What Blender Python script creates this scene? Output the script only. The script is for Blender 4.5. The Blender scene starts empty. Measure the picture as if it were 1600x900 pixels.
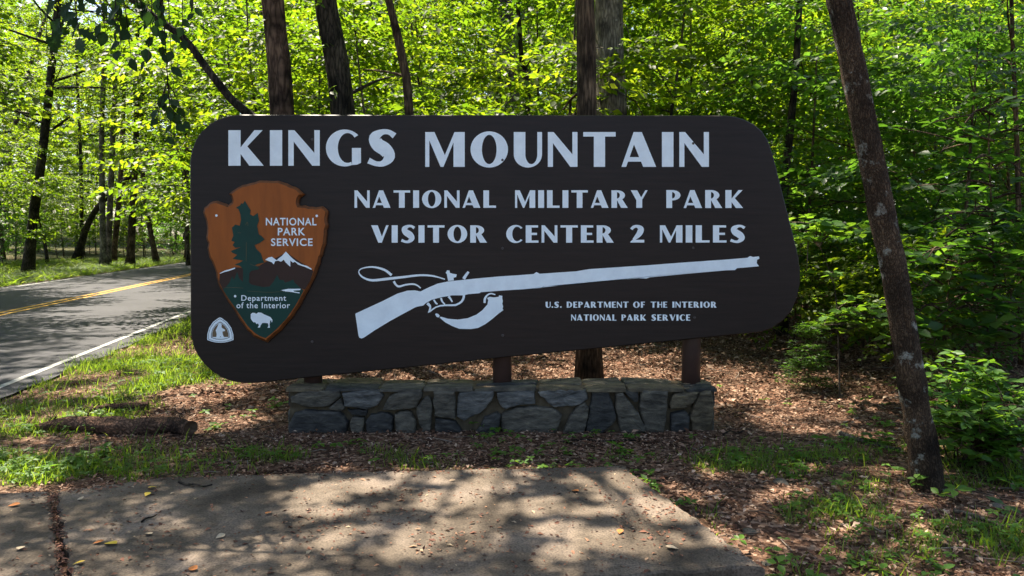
import bpy, bmesh, math, random
import numpy as np
from mathutils import Vector, Matrix

# ------------------------------------------------------------------ camera, sky, sun, exposure
scene = bpy.context.scene
COL = scene.collection
F_PX, CAM_H, HORIZON = 1156.0, 1.55, 368.0
PITCH = math.atan((450 - HORIZON) / F_PX)
cam_data = bpy.data.cameras.new("camera")
cam_data.sensor_width = 36.0
cam_data.lens = 36.0 * F_PX / 1600.0
cam_data.clip_start = 0.05
cam_data.clip_end = 2000.0
cam = bpy.data.objects.new("camera", cam_data)
cam.location = (0, 0, CAM_H)
cam.rotation_euler = (math.pi / 2 - PITCH, 0, 0)
COL.objects.link(cam)
scene.camera = cam

SUN_EL, SUN_AZ = math.radians(62), math.radians(40)      # sun stands behind the sign, to the left
LDIR = Vector((-math.sin(SUN_AZ) * math.cos(SUN_EL), math.cos(SUN_AZ) * math.cos(SUN_EL), math.sin(SUN_EL)))
world = bpy.data.worlds.new("World")
scene.world = world
world.use_nodes = True
wn = world.node_tree
wn.nodes.clear()
w_out = wn.nodes.new("ShaderNodeOutputWorld")
w_bg = wn.nodes.new("ShaderNodeBackground")
w_sky = wn.nodes.new("ShaderNodeTexSky")
w_sky.sky_type = 'NISHITA'
w_sky.sun_disc = False
w_sky.sun_elevation = SUN_EL
w_sky.sun_rotation = -SUN_AZ
w_sky.dust_density = 2.0
w_sky.ozone_density = 1.0
w_bg.inputs[1].default_value = 0.082
wn.links.new(w_sky.outputs[0], w_bg.inputs[0])
wn.links.new(w_bg.outputs[0], w_out.inputs[0])

sun_data = bpy.data.lights.new("sun", 'SUN')
sun_data.energy = 5.0
sun_data.angle = math.radians(0.5)
sun_data.color = (1.0, 0.90, 0.76)
sun = bpy.data.objects.new("sun", sun_data)
sun.rotation_euler = LDIR.to_track_quat('Z', 'Y').to_euler()
sun.location = (-20, 20, 40)
COL.objects.link(sun)

scene.view_settings.view_transform = 'Standard'
scene.view_settings.look = 'None'
scene.view_settings.exposure = 1.95
scene.view_settings.gamma = 1.0
scene.view_settings.use_curve_mapping = False
cy = scene.cycles
cy.max_bounces = 7
cy.diffuse_bounces = 4
cy.glossy_bounces = 2
cy.transmission_bounces = 4
cy.transparent_max_bounces = 4
cy.use_adaptive_sampling = True
cy.adaptive_threshold = 0.02
cy.caustics_reflective = False
cy.caustics_refractive = False
cy.sample_clamp_indirect = 6.0
try:
    cy.use_denoising = True
    cy.denoiser = 'OPENIMAGEDENOISE'
    cy.denoising_input_passes = 'RGB_ALBEDO_NORMAL'
except Exception:
    pass

# ------------------------------------------------------------------ pixel -> world helpers
CP, SP = math.cos(PITCH), math.sin(PITCH)


def ray(u, v):
    x = (u - 800.0) / F_PX
    y = -(v - 450.0) / F_PX
    return Vector((x, CP + y * SP, -SP + y * CP))


def at(u, v, Y):
    d = ray(u, v)
    k = Y / d.y
    return Vector((d.x * k, Y, CAM_H + d.z * k))


def ground(u, v, z=0.0):
    d = ray(u, v)
    k = (z - CAM_H) / d.z
    return Vector((d.x * k, d.y * k, z))


def px_of(x, y, z):
    vx, vy, vz = x, y * CP - (z - CAM_H) * SP, y * SP + (z - CAM_H) * CP
    return 800 + F_PX * vx / vy, 450 - F_PX * vz / vy


# ------------------------------------------------------------------ noise
def _hash(ix, iy, seed):
    h = (ix.astype(np.int64) * 374761393 + iy.astype(np.int64) * 668265263 + seed * 1442695041) & 0xFFFFFFFF
    h = ((h ^ (h >> 13)) * 1274126177) & 0xFFFFFFFF
    return ((h ^ (h >> 16)) & 0xFFFF) / 65535.0


def vnoise(x, y, scale=1.0, seed=0):
    x = np.asarray(x, float) / scale
    y = np.asarray(y, float) / scale
    ix, iy = np.floor(x), np.floor(y)
    fx, fy = x - ix, y - iy
    fx = fx * fx * (3 - 2 * fx)
    fy = fy * fy * (3 - 2 * fy)
    a, b = _hash(ix, iy, seed), _hash(ix + 1, iy, seed)
    c, d = _hash(ix, iy + 1, seed), _hash(ix + 1, iy + 1, seed)
    return (a * (1 - fx) + b * fx) * (1 - fy) + (c * (1 - fx) + d * fx) * fy


def fbm(x, y, scale=1.0, seed=0, n=3):
    t, a, s = 0, 0.5, 0
    for i in range(n):
        t = t + a * vnoise(x, y, scale / 2 ** i, seed + i * 17)
        s += a
        a *= 0.5
    return t / s


# ------------------------------------------------------------------ mesh helpers
def np_mesh(name, V, F, mat=None, smooth=False):
    V = np.ascontiguousarray(V, dtype=np.float32)
    F = np.ascontiguousarray(F, dtype=np.int32)
    me = bpy.data.meshes.new(name)
    n, (m, k) = len(V), F.shape
    me.vertices.add(n)
    me.vertices.foreach_set("co", V.ravel())
    me.loops.add(m * k)
    me.loops.foreach_set("vertex_index", F.ravel())
    me.polygons.add(m)
    me.polygons.foreach_set("loop_start", np.arange(0, m * k, k, dtype=np.int32))
    if smooth:
        me.polygons.foreach_set("use_smooth", np.ones(m, dtype=bool))
    me.update(calc_edges=True)
    if mat:
        me.materials.append(mat)
    return me


def py_mesh(name, V, F, mat=None, smooth=False):
    me = bpy.data.meshes.new(name)
    me.from_pydata([tuple(v) for v in V], [], [tuple(f) for f in F])
    if smooth:
        for p in me.polygons:
            p.use_smooth = True
    me.update()
    if mat:
        me.materials.append(mat)
    return me


def link(name, me, parent=None, loc=None):
    o = bpy.data.objects.new(name, me)
    COL.objects.link(o)
    if parent is not None:
        o.parent = parent
    if loc is not None:
        o.location = loc
    return o


def tag(o, label, cat, group=None):
    o["label"] = label
    o["category"] = cat
    if group:
        o["group"] = group
    return o


def thing(name, label, cat, loc=(0, 0, 0), group=None):
    o = bpy.data.objects.new(name, None)
    o.empty_display_size = 0.2
    o.location = loc
    COL.objects.link(o)
    return tag(o, label, cat, group)


def cat_geo(parts):
    """join (V, F) pairs with the same face size"""
    Vs, Fs, n = [], [], 0
    for V, F in parts:
        Vs.append(np.asarray(V, float))
        Fs.append(np.asarray(F, int) + n)
        n += len(V)
    return np.concatenate(Vs), np.concatenate(Fs)


def tube(path, radii, sides=8, rough=0.0, rng=None, cap=True):
    P = np.asarray(path, float)
    R = np.asarray(radii, float)
    n = len(P)
    T = np.gradient(P, axis=0)
    T /= np.linalg.norm(T, axis=1)[:, None] + 1e-9
    ref = np.array([1.0, 0.0, 0.0]) if abs(T[0][0]) < 0.8 else np.array([0.0, 1.0, 0.0])
    V = []
    ang = np.linspace(0, 2 * np.pi, sides, endpoint=False)
    for i in range(n):
        a = np.cross(T[i], ref)
        a /= np.linalg.norm(a) + 1e-9
        b = np.cross(T[i], a)
        ref = np.cross(a, T[i])
        rr = R[i] * (1 + (rng.normal(0, rough, sides) if rough and rng is not None else 0))
        V.append(P[i] + (np.cos(ang) * rr)[:, None] * a + (np.sin(ang) * rr)[:, None] * b)
    V = np.concatenate(V)
    F = []
    for i in range(n - 1):
        for j in range(sides):
            k = (j + 1) % sides
            F.append((i * sides + j, i * sides + k, (i + 1) * sides + k, (i + 1) * sides + j))
    if cap and sides % 2 == 0:
        for base, rev in ((0, True), ((n - 1) * sides, False)):
            for j in range(1, sides - 2, 2):
                q = [base, base + j, base + j + 1, base + j + 2]
                F.append(q[::-1] if rev else q)
    return V, np.array(F)


def smooth_path(pts, n):
    """Catmull-Rom through the points"""
    P = np.asarray(pts, float)
    P = np.vstack([2 * P[0] - P[1], P, 2 * P[-1] - P[-2]])
    m = len(P) - 3
    out = []
    for t in np.linspace(0, m - 1e-6, n):
        i = int(t)
        f = t - i
        p0, p1, p2, p3 = P[i], P[i + 1], P[i + 2], P[i + 3]
        out.append(0.5 * (2 * p1 + (p2 - p0) * f + (2 * p0 - 5 * p1 + 4 * p2 - p3) * f * f + (3 * p1 - p0 - 3 * p2 + p3) * f ** 3))
    return np.array(out)


# ------------------------------------------------------------------ materials
def new_mat(name):
    m = bpy.data.materials.new(name)
    m.use_nodes = True
    nt = m.node_tree
    nt.nodes.clear()
    out = nt.nodes.new("ShaderNodeOutputMaterial")
    return m, nt, out


def N(nt, kind, **kw):
    n = nt.nodes.new(kind)
    for k, v in kw.items():
        if k.startswith("i_"):
            n.inputs[k[2:].replace("_", " ")].default_value = v
        else:
            setattr(n, k, v)
    return n


def ramp(nt, stops, interp='LINEAR'):
    r = nt.nodes.new("ShaderNodeValToRGB")
    cr = r.color_ramp
    cr.interpolation = interp
    while len(cr.elements) > 1:
        cr.elements.remove(cr.elements[-1])
    cr.elements[0].position = stops[0][0]
    cr.elements[0].color = (*stops[0][1], 1)
    for p, c in stops[1:]:
        e = cr.elements.new(p)
        e.color = (*c, 1)
    return r


def leaf_mat(name, stops, tstops, trans=0.5, rough=0.42, spec=0.5):
    m, nt, out = new_mat(name)
    L = nt.links.new
    geo = N(nt, "ShaderNodeNewGeometry")
    oi = N(nt, "ShaderNodeObjectInfo")
    add = N(nt, "ShaderNodeMath", operation='MULTIPLY_ADD')
    add.inputs[1].default_value = 0.58
    mul = N(nt, "ShaderNodeMath", operation='MULTIPLY')
    mul.inputs[1].default_value = 0.42
    L(oi.outputs['Random'], mul.inputs[0])
    L(geo.outputs['Random Per Island'], add.inputs[0])
    L(mul.outputs[0], add.inputs[2])
    r1, r2 = ramp(nt, stops), ramp(nt, tstops)
    L(add.outputs[0], r1.inputs[0])
    L(add.outputs[0], r2.inputs[0])
    p = N(nt, "ShaderNodeBsdfPrincipled")
    p.inputs['Roughness'].default_value = rough
    p.inputs['Specular IOR Level'].default_value = spec
    L(r1.outputs[0], p.inputs['Base Color'])
    t = N(nt, "ShaderNodeBsdfTranslucent")
    L(r2.outputs[0], t.inputs[0])
    mx = N(nt, "ShaderNodeMixShader")
    mx.inputs[0].default_value = trans
    L(p.outputs[0], mx.inputs[1])
    L(t.outputs[0], mx.inputs[2])
    L(mx.outputs[0], out.inputs[0])
    return m


def bark_mat(name, dark, light, lichen=None, lichen_amt=0.0, zs=0.18, scale=22.0, bump=0.9):
    m, nt, out = new_mat(name)
    L = nt.links.new
    tc = N(nt, "ShaderNodeTexCoord")
    mp = N(nt, "ShaderNodeMapping")
    mp.inputs['Scale'].default_value = (1, 1, zs)
    L(tc.outputs['Object'], mp.inputs[0])
    vo = N(nt, "ShaderNodeTexVoronoi", feature='DISTANCE_TO_EDGE')
    vo.inputs['Scale'].default_value = scale
    n0 = N(nt, "ShaderNodeTexNoise")
    n0.inputs['Scale'].default_value = scale * 0.6
    n0.inputs['Detail'].default_value = 5
    mixv = N(nt, "ShaderNodeMixRGB")
    mixv.inputs[0].default_value = 0.12
    L(mp.outputs[0], n0.inputs['Vector'])
    L(mp.outputs[0], mixv.inputs[1])
    L(n0.outputs['Color'], mixv.inputs[2])
    L(mixv.outputs[0], vo.inputs['Vector'])
    r = ramp(nt, [(0.0, dark), (0.18, tuple(0.6 * a + 0.4 * b for a, b in zip(dark, light))), (0.6, light)])
    L(vo.outputs['Distance'], r.inputs[0])
    n1 = N(nt, "ShaderNodeTexNoise")
    n1.inputs['Scale'].default_value = 4.0
    n1.inputs['Detail'].default_value = 6
    L(tc.outputs['Object'], n1.inputs['Vector'])
    rr = ramp(nt, [(0.34, (0.30, 0.29, 0.28)), (0.5, (0.95, 0.93, 0.9)), (0.66, (1.7, 1.65, 1.55))])
    L(n1.outputs['Fac'], rr.inputs[0])
    mm = N(nt, "ShaderNodeMixRGB", blend_type='MULTIPLY')
    mm.inputs[0].default_value = 1
    L(r.outputs[0], mm.inputs[1])
    L(rr.outputs[0], mm.inputs[2])
    colout = mm.outputs[0]
    if lichen:
        n2 = N(nt, "ShaderNodeTexNoise")
        n2.inputs['Scale'].default_value = 7.0
        n2.inputs['Detail'].default_value = 8
        n2.inputs['Roughness'].default_value = 0.7
        L(tc.outputs['Object'], n2.inputs['Vector'])
        rl = ramp(nt, [(1 - lichen_amt - 0.02, (0, 0, 0)), (1 - lichen_amt + 0.05, (1, 1, 1))])
        L(n2.outputs['Fac'], rl.inputs[0])
        ml = N(nt, "ShaderNodeMixRGB")
        ml.inputs[2].default_value = (*lichen, 1)
        L(rl.outputs[0], ml.inputs[0])
        L(colout, ml.inputs[1])
        colout = ml.outputs[0]
    p = N(nt, "ShaderNodeBsdfPrincipled")
    p.inputs['Roughness'].default_value = 0.9
    p.inputs['Specular IOR Level'].default_value = 0.15
    L(colout, p.inputs['Base Color'])
    add = N(nt, "ShaderNodeMath", operation='ADD')
    L(vo.outputs['Distance'], add.inputs[0])
    L(n0.outputs['Fac'], add.inputs[1])
    b = N(nt, "ShaderNodeBump")
    b.inputs['Strength'].default_value = bump
    b.inputs['Distance'].default_value = 0.03
    L(add.outputs[0], b.inputs['Height'])
    L(b.outputs[0], p.inputs['Normal'])
    L(p.outputs[0], out.inputs[0])
    return m


def paint_mat(name, col, rough=0.5, spec=0.4, var=0.12, scale=6.0, stretch=(1, 1, 1), bump=0.05):
    m, nt, out = new_mat(name)
    L = nt.links.new
    tc = N(nt, "ShaderNodeTexCoord")
    mp = N(nt, "ShaderNodeMapping")
    mp.inputs['Scale'].default_value = stretch
    L(tc.outputs['Object'], mp.inputs[0])
    n = N(nt, "ShaderNodeTexNoise")
    n.inputs['Scale'].default_value = scale
    n.inputs['Detail'].default_value = 7
    n.inputs['Roughness'].default_value = 0.65
    L(mp.outputs[0], n.inputs['Vector'])
    r = ramp(nt, [(0.3, tuple(c * (1 - var) for c in col)), (0.7, tuple(min(1, c * (1 + var)) for c in col))])
    L(n.outputs['Fac'], r.inputs[0])
    p = N(nt, "ShaderNodeBsdfPrincipled")
    p.inputs['Roughness'].default_value = rough
    p.inputs['Specular IOR Level'].default_value = spec
    L(r.outputs[0], p.inputs['Base Color'])
    if bump:
        b = N(nt, "ShaderNodeBump")
        b.inputs['Strength'].default_value = bump
        b.inputs['Distance'].default_value = 0.01
        L(n.outputs['Fac'], b.inputs['Height'])
        L(b.outputs[0], p.inputs['Normal'])
    L(p.outputs[0], out.inputs[0])
    return m


def island_mat(name, stops, rough=0.85, spec=0.2, trans=0.0):
    m, nt, out = new_mat(name)
    L = nt.links.new
    g = N(nt, "ShaderNodeNewGeometry")
    r = ramp(nt, stops)
    L(g.outputs['Random Per Island'], r.inputs[0])
    p = N(nt, "ShaderNodeBsdfPrincipled")
    p.inputs['Roughness'].default_value = rough
    p.inputs['Specular IOR Level'].default_value = spec
    L(r.outputs[0], p.inputs['Base Color'])
    if trans:
        t = N(nt, "ShaderNodeBsdfTranslucent")
        L(r.outputs[0], t.inputs[0])
        mx = N(nt, "ShaderNodeMixShader")
        mx.inputs[0].default_value = trans
        L(p.outputs[0], mx.inputs[1])
        L(t.outputs[0], mx.inputs[2])
        L(mx.outputs[0], out.inputs[0])
    else:
        L(p.outputs[0], out.inputs[0])
    return m


M = {}
M['leaf'] = leaf_mat("leaf", [(0, (0.024, 0.052, 0.008)), (0.5, (0.040, 0.074, 0.011)), (1, (0.068, 0.10, 0.014))],
                     [(0, (0.075, 0.18, 0.007)), (0.5, (0.20, 0.34, 0.010)), (1, (0.43, 0.52, 0.016))], 0.55, 0.5, 0.28)
M['leaf_dark'] = leaf_mat("leaf_dark", [(0, (0.018, 0.048, 0.012)), (0.5, (0.028, 0.068, 0.015)), (1, (0.045, 0.09, 0.018))],
                          [(0, (0.08, 0.22, 0.012)), (0.5, (0.14, 0.31, 0.02)), (1, (0.24, 0.41, 0.03))], 0.5, 0.42, 0.4)
M['leaf_shadow'] = leaf_mat("leaf_shadow", [(0, (0.012, 0.032, 0.010)), (1, (0.022, 0.050, 0.013))], [(0, (0.02, 0.06, 0.008)), (1, (0.04, 0.10, 0.012))], 0.3, 0.65, 0.2)  # shade on the hanging leaves is put into these darker colours
M['leaf_fresh'] = leaf_mat("leaf_fresh", [(0, (0.04, 0.10, 0.015)), (0.5, (0.06, 0.14, 0.018)), (1, (0.085, 0.17, 0.024))],
                           [(0, (0.14, 0.30, 0.015)), (0.5, (0.22, 0.40, 0.02)), (1, (0.32, 0.48, 0.03))], 0.42, 0.5, 0.25)
M['grass'] = leaf_mat("grass", [(0, (0.035, 0.070, 0.011)), (0.6, (0.060, 0.105, 0.016)), (1, (0.13, 0.14, 0.05))],
                      [(0, (0.16, 0.32, 0.015)), (0.6, (0.29, 0.44, 0.02)), (1, (0.42, 0.46, 0.07))], 0.5, 0.55, 0.25)
M['bark_grey'] = bark_mat("bark_grey", (0.035, 0.028, 0.021), (0.20, 0.165, 0.125), (0.26, 0.27, 0.21), 0.36)
M['bark_pale'] = bark_mat("bark_pale", (0.07, 0.06, 0.05), (0.30, 0.26, 0.22), (0.30, 0.30, 0.25), 0.36)
M['bark_dark'] = bark_mat("bark_dark", (0.012, 0.010, 0.008), (0.085, 0.068, 0.050), (0.07, 0.09, 0.04), 0.36)
M['bark_red'] = bark_mat("bark_red", (0.040, 0.024, 0.017), (0.20, 0.130, 0.094), None, 0, 0.25, 16.0)
M['bark_brown'] = bark_mat("bark_brown", (0.032, 0.021, 0.013), (0.185, 0.128, 0.082), None, 0, 0.10, 30.0)
M['bark_front'] = bark_mat("bark_front", (0.026, 0.017, 0.011), (0.165, 0.115, 0.074), (0.30, 0.30, 0.25), 0.40, 0.38, 48.0, 1.0)

# ------------------------------------------------------------------ terrain
ROAD_N = 1.0157


def road_s(x, y):
    """distance to the left of the near painted edge line"""
    return (-(x + 3.87) - 0.178 * y) / ROAD_N


def sstep(a, b, x):
    t = np.clip((x - a) / (b - a), 0, 1)
    return t * t * (3 - 2 * t)


SLAB = None


def gh(x, y):
    x = np.asarray(x, float)
    y = np.asarray(y, float)
    s = road_s(x, y)
    z = (fbm(x, y, 1.3, 3, 3) - 0.5) * 0.09 - 0.01
    z = z + np.where(s < 0, 0.035 * np.clip(y - 9.5, 0, 30) + 0.02 * np.clip(x - 3.2, 0, 12) * sstep(4, 8, y), 0) * sstep(-1.5, -4.0, s)
    # far side: ditch then a low bank
    z = z - 0.30 * np.exp(-((s - 11.5) / 1.2) ** 2) + np.clip(s - 13.0, 0, 25) * 0.07 * (s > 0)
    near = sstep(7.9, 5.4, y) * sstep(2.4, 1.6, x) * sstep(-5.5, -4.6, x)
    z = z * (1 - near) + near * (-0.035 + (fbm(x, y, 0.5, 9, 2) - 0.5) * 0.035)
    roadm = sstep(-1.3, -0.35, s) * sstep(8.6, 7.5, s)
    return z * (1 - roadm) + roadm * (-0.02)


def gz(x, y):
    return float(gh(np.array([x]), np.array([y]))[0])


def spaced(lo, hi, fine_lo, fine_hi, fine, grow):
    a = list(np.arange(fine_lo, fine_hi + 1e-6, fine))
    st = fine
    while a[-1] < hi:
        st *= grow
        a.append(a[-1] + st)
    st = fine
    while a[0] > lo:
        st *= grow
        a.insert(0, a[0] - st)
    return np.array(a)


gx = spaced(-400, 400, -6, 6, 0.09, 1.09)
gy = spaced(-60, 600, 2.6, 13, 0.09, 1.07)
GX, GY = np.meshgrid(gx, gy)
GZ = gh(GX, GY)
nx, ny = len(gx), len(gy)
V = np.stack([GX.ravel(), GY.ravel(), GZ.ravel()], 1)
idx = np.arange(nx * ny).reshape(ny, nx)
Fq = np.stack([idx[:-1, :-1].ravel(), idx[:-1, 1:].ravel(), idx[1:, 1:].ravel(), idx[1:, :-1].ravel()], 1)


def grass_density(x, y):
    """where grass grows, 0..1"""
    s = road_s(x, y)
    n = fbm(x, y, 1.1, 21, 3)
    n2 = fbm(x, y, 0.45, 33, 2)
    d = np.zeros_like(s)
    lim = -1.15 - 0.28 * np.clip(y - 5.6, 0, 8) - 0.9 * sstep(7.5, 10, y)
    shoulder = sstep(lim - 0.35, lim + 0.35, s + (n2 - .5) * 1.3) * sstep(-0.12, -0.32, s) * (s < 0)
    d = np.maximum(d, shoulder * (0.12 + 1.1 * sstep(0.36, 0.62, n)))
    # patch of grass at the left beside the slab
    left = np.exp(-(((x + 3.3) / 0.75) ** 2 + ((y - 4.85) / 0.42) ** 2))
    d = np.maximum(d, left * sstep(0.35, 0.62, n2) * 1.2)
    # weedy ground right of the slab
    right = sstep(0.95, 1.5, x) * sstep(3.9, 2.8, x) * sstep(5.7, 4.7, y)
    d = np.maximum(d, right * sstep(0.34, 0.60, n) * sstep(0.32, 0.60, n2) * .85)
    # thin strip along the back edge of the slab
    strip = np.exp(-((y - 5.15) / 0.18) ** 2) * sstep(1.6, 1.0, x) * sstep(-2.4, -1.4, x)
    d = np.maximum(d, strip * sstep(0.45, 0.65, n2) * 0.7)
    far = sstep(7.45, 7.9, s) * sstep(15, 11, s)
    d = np.maximum(d, far * (0.6 + 0.5 * n))
    fl = (s > 8) * (0.45 + 0.55 * sstep(0.35, 0.55, n))
    d = np.maximum(d, fl)
    return np.clip(d, 0, 1)


m, nt, out = new_mat("forest_floor")
L = nt.links.new
tc = N(nt, "ShaderNodeTexCoord")
vor = N(nt, "ShaderNodeTexVoronoi")
vor.inputs['Scale'].default_value = 38.0
L(tc.outputs['Object'], vor.inputs['Vector'])
rl = ramp(nt, [(0.0, (0.030, 0.018, 0.012)), (0.35, (0.075, 0.042, 0.028)), (0.6, (0.13, 0.075, 0.048)), (0.85, (0.20, 0.13, 0.09)), (1, (0.27, 0.19, 0.14))])
sepc = N(nt, "ShaderNodeSeparateColor")
L(vor.outputs['Color'], sepc.inputs[0])
L(sepc.outputs[0], rl.inputs[0])
big = N(nt, "ShaderNodeTexNoise")
big.inputs['Scale'].default_value = 1.7
big.inputs['Detail'].default_value = 6
L(tc.outputs['Object'], big.inputs['Vector'])
rb = ramp(nt, [(0.3, (0.5, 0.48, 0.46)), (0.7, (1.15, 1.1, 1.05))])
L(big.outputs['Fac'], rb.inputs[0])
mu = N(nt, "ShaderNodeMixRGB", blend_type='MULTIPLY')
mu.inputs[0].default_value = 1
L(rl.outputs[0], mu.inputs[1])
L(rb.outputs[0], mu.inputs[2])
att = N(nt, "ShaderNodeAttribute")
att.attribute_name = "moss"
mg = N(nt, "ShaderNodeMixRGB")
mg.inputs[2].default_value = (0.045, 0.065, 0.016, 1)
fine = N(nt, "ShaderNodeTexNoise")
fine.inputs['Scale'].default_value = 25
fine.inputs['Detail'].default_value = 4
L(tc.outputs['Object'], fine.inputs['Vector'])
fm = N(nt, "ShaderNodeMath", operation='MULTIPLY')
fr = ramp(nt, [(0.3, (0.3, 0.3, 0.3)), (0.6, (1, 1, 1))])
L(fine.outputs['Fac'], fr.inputs[0])
L(att.outputs['Fac'], fm.inputs[0])
L(fr.outputs[0], fm.inputs[1])
L(fm.outputs[0], mg.inputs[0])
L(mu.outputs[0], mg.inputs[1])
p = N(nt, "ShaderNodeBsdfPrincipled")
p.inputs['Roughness'].default_value = 0.95
p.inputs['Specular IOR Level'].default_value = 0.1
L(mg.outputs[0], p.inputs['Base Color'])
bp = N(nt, "ShaderNodeBump")
bp.inputs['Strength'].default_value = 1.0
bp.inputs['Distance'].default_value = 0.03
L(sepc.outputs[1], bp.inputs['Height'])
L(bp.outputs[0], p.inputs['Normal'])
L(p.outputs[0], out.inputs[0])
M['floor'] = m
me = np_mesh("ground", V, Fq, m, True)
a = me.attributes.new("moss", 'FLOAT', 'POINT')
a.data.foreach_set("value", np.clip(grass_density(V[:, 0], V[:, 1]), 0, 1).astype(np.float32))
g = link("ground", me)
g["kind"] = "structure"

# ---- road
m, nt, out = new_mat("asphalt")
L = nt.links.new
tc = N(nt, "ShaderNodeTexCoord")
n1 = N(nt, "ShaderNodeTexNoise")
n1.inputs['Scale'].default_value = 120
n1.inputs['Detail'].default_value = 3
L(tc.outputs['Object'], n1.inputs['Vector'])
n2 = N(nt, "ShaderNodeTexNoise")
n2.inputs['Scale'].default_value = 0.8
n2.inputs['Detail'].default_value = 6
L(tc.outputs['Object'], n2.inputs['Vector'])
r1 = ramp(nt, [(0.3, (0.020, 0.020, 0.023)), (0.7, (0.058, 0.057, 0.062))])
L(n1.outputs['Fac'], r1.inputs[0])
r2 = ramp(nt, [(0.3, (0.75, 0.75, 0.75)), (0.7, (1.15, 1.15, 1.15))])
L(n2.outputs['Fac'], r2.inputs[0])
mu = N(nt, "ShaderNodeMixRGB", blend_type='MULTIPLY')
mu.inputs[0].default_value = 1
L(r1.outputs[0], mu.inputs[1])
L(r2.outputs[0], mu.inputs[2])
p = N(nt, "ShaderNodeBsdfPrincipled")
p.inputs['Roughness'].default_value = 0.8
p.inputs['Specular IOR Level'].default_value = 0.3
L(mu.outputs[0], p.inputs['Base Color'])
bp = N(nt, "ShaderNodeBump")
bp.inputs['Strength'].default_value = 0.5
bp.inputs['Distance'].default_value = 0.01
L(n1.outputs['Fac'], bp.inputs['Height'])
L(bp.outputs[0], p.inputs['Normal'])
L(p.outputs[0], out.inputs[0])
M['asphalt'] = m


def road_pt(s, y0):
    """point s metres left of the near edge line, y0 along it"""
    base = np.array([-3.87 - 0.178 * y0, y0])
    n = np.array([-1, -0.178]) / ROAD_N
    q = base + n * s
    return q


def road_strip(name, s0, s1, z, mat, parent=None, y0=-30, y1=260, step=1.0, ragged=0.0):
    ys = np.arange(y0, y1, step)
    rng = np.random.default_rng(5)
    Vv, Ff = [], []
    for i, yy in enumerate(ys):
        j = rng.normal(0, ragged, 2) if ragged else (0, 0)
        a, b = road_pt(s0 + j[0], yy), road_pt(s1 + j[1], yy)
        Vv += [(a[0], a[1], z), (b[0], b[1], z)]
        if i:
            k = 2 * i
            Ff.append((k - 2, k, k + 1, k - 1))
    return link(name, py_mesh(name, Vv, Ff, mat), parent)


road = road_strip("road", -0.28, 7.35, 0.004, M['asphalt'], ragged=0.03, step=0.35)
road["kind"] = "structure"
M['white_line'] = paint_mat("white_line_paint", (0.27, 0.27, 0.25), 0.7, 0.3, 0.5, 9)
M['yellow_line'] = paint_mat("yellow_line_paint", (0.50, 0.27, 0.03), 0.7, 0.3, 0.3, 14)
for nm, s0, s1, mt in (("edge_line", -0.01, 0.075, M['white_line']), ("edge_line", 7.02, 7.13, M['white_line']),
                       ("centre_line", 3.42, 3.53, M['yellow_line']), ("centre_line", 3.65, 3.76, M['yellow_line'])):
    road_strip(nm, s0, s1, 0.009, mt, road)

# ---- concrete slab in front of the sign
m, nt, out = new_mat("old_concrete")
L = nt.links.new
tc = N(nt, "ShaderNodeTexCoord")
n1 = N(nt, "ShaderNodeTexNoise")
n1.inputs['Scale'].default_value = 2.2
n1.inputs['Detail'].default_value = 8
n1.inputs['Roughness'].default_value = 0.6
L(tc.outputs['Object'], n1.inputs['Vector'])
n2 = N(nt, "ShaderNodeTexNoise")
n2.inputs['Scale'].default_value = 90
n2.inputs['Detail'].default_value = 4
L(tc.outputs['Object'], n2.inputs['Vector'])
r1 = ramp(nt, [(0.32, (0.050, 0.038, 0.026)), (0.48, (0.100, 0.078, 0.056)), (0.66, (0.175, 0.138, 0.106))])
L(n1.outputs['Fac'], r1.inputs[0])
r2 = ramp(nt, [(0.30, (0.50, 0.48, 0.46)), (0.48, (0.95, 0.95, 0.95)), (0.70, (1.35, 1.33, 1.30))])
L(n2.outputs['Fac'], r2.inputs[0])
n3 = N(nt, "ShaderNodeTexNoise")
n3.inputs['Scale'].default_value = 9
n3.inputs['Detail'].default_value = 6
n3.inputs['Roughness'].default_value = 0.7
L(tc.outputs['Object'], n3.inputs['Vector'])
r3 = ramp(nt, [(0.33, (0.55, 0.53, 0.50)), (0.47, (1.0, 1.0, 1.0)), (0.62, (1.12, 1.1, 1.08))])
L(n3.outputs['Fac'], r3.inputs[0])
m3 = N(nt, "ShaderNodeMixRGB", blend_type='MULTIPLY')
m3.inputs[0].default_value = 0.8
L(r1.outputs[0], m3.inputs[1])
L(r3.outputs[0], m3.inputs[2])
mu = N(nt, "ShaderNodeMixRGB", blend_type='MULTIPLY')
mu.inputs[0].default_value = 1
L(m3.outputs[0], mu.inputs[1])
L(r2.outputs[0], mu.inputs[2])
p = N(nt, "ShaderNodeBsdfPrincipled")
p.inputs['Roughness'].default_value = 0.85
p.inputs['Specular IOR Level'].default_value = 0.25
L(mu.outputs[0], p.inputs['Base Color'])
bp = N(nt, "ShaderNodeBump")
bp.inputs['Strength'].default_value = 0.4
bp.inputs['Distance'].default_value = 0.008
L(n2.outputs['Fac'], bp.inputs['Height'])
L(bp.outputs[0], p.inputs['Normal'])
L(p.outputs[0], out.inputs[0])
M['concrete'] = m
ZS = 0.055


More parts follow.
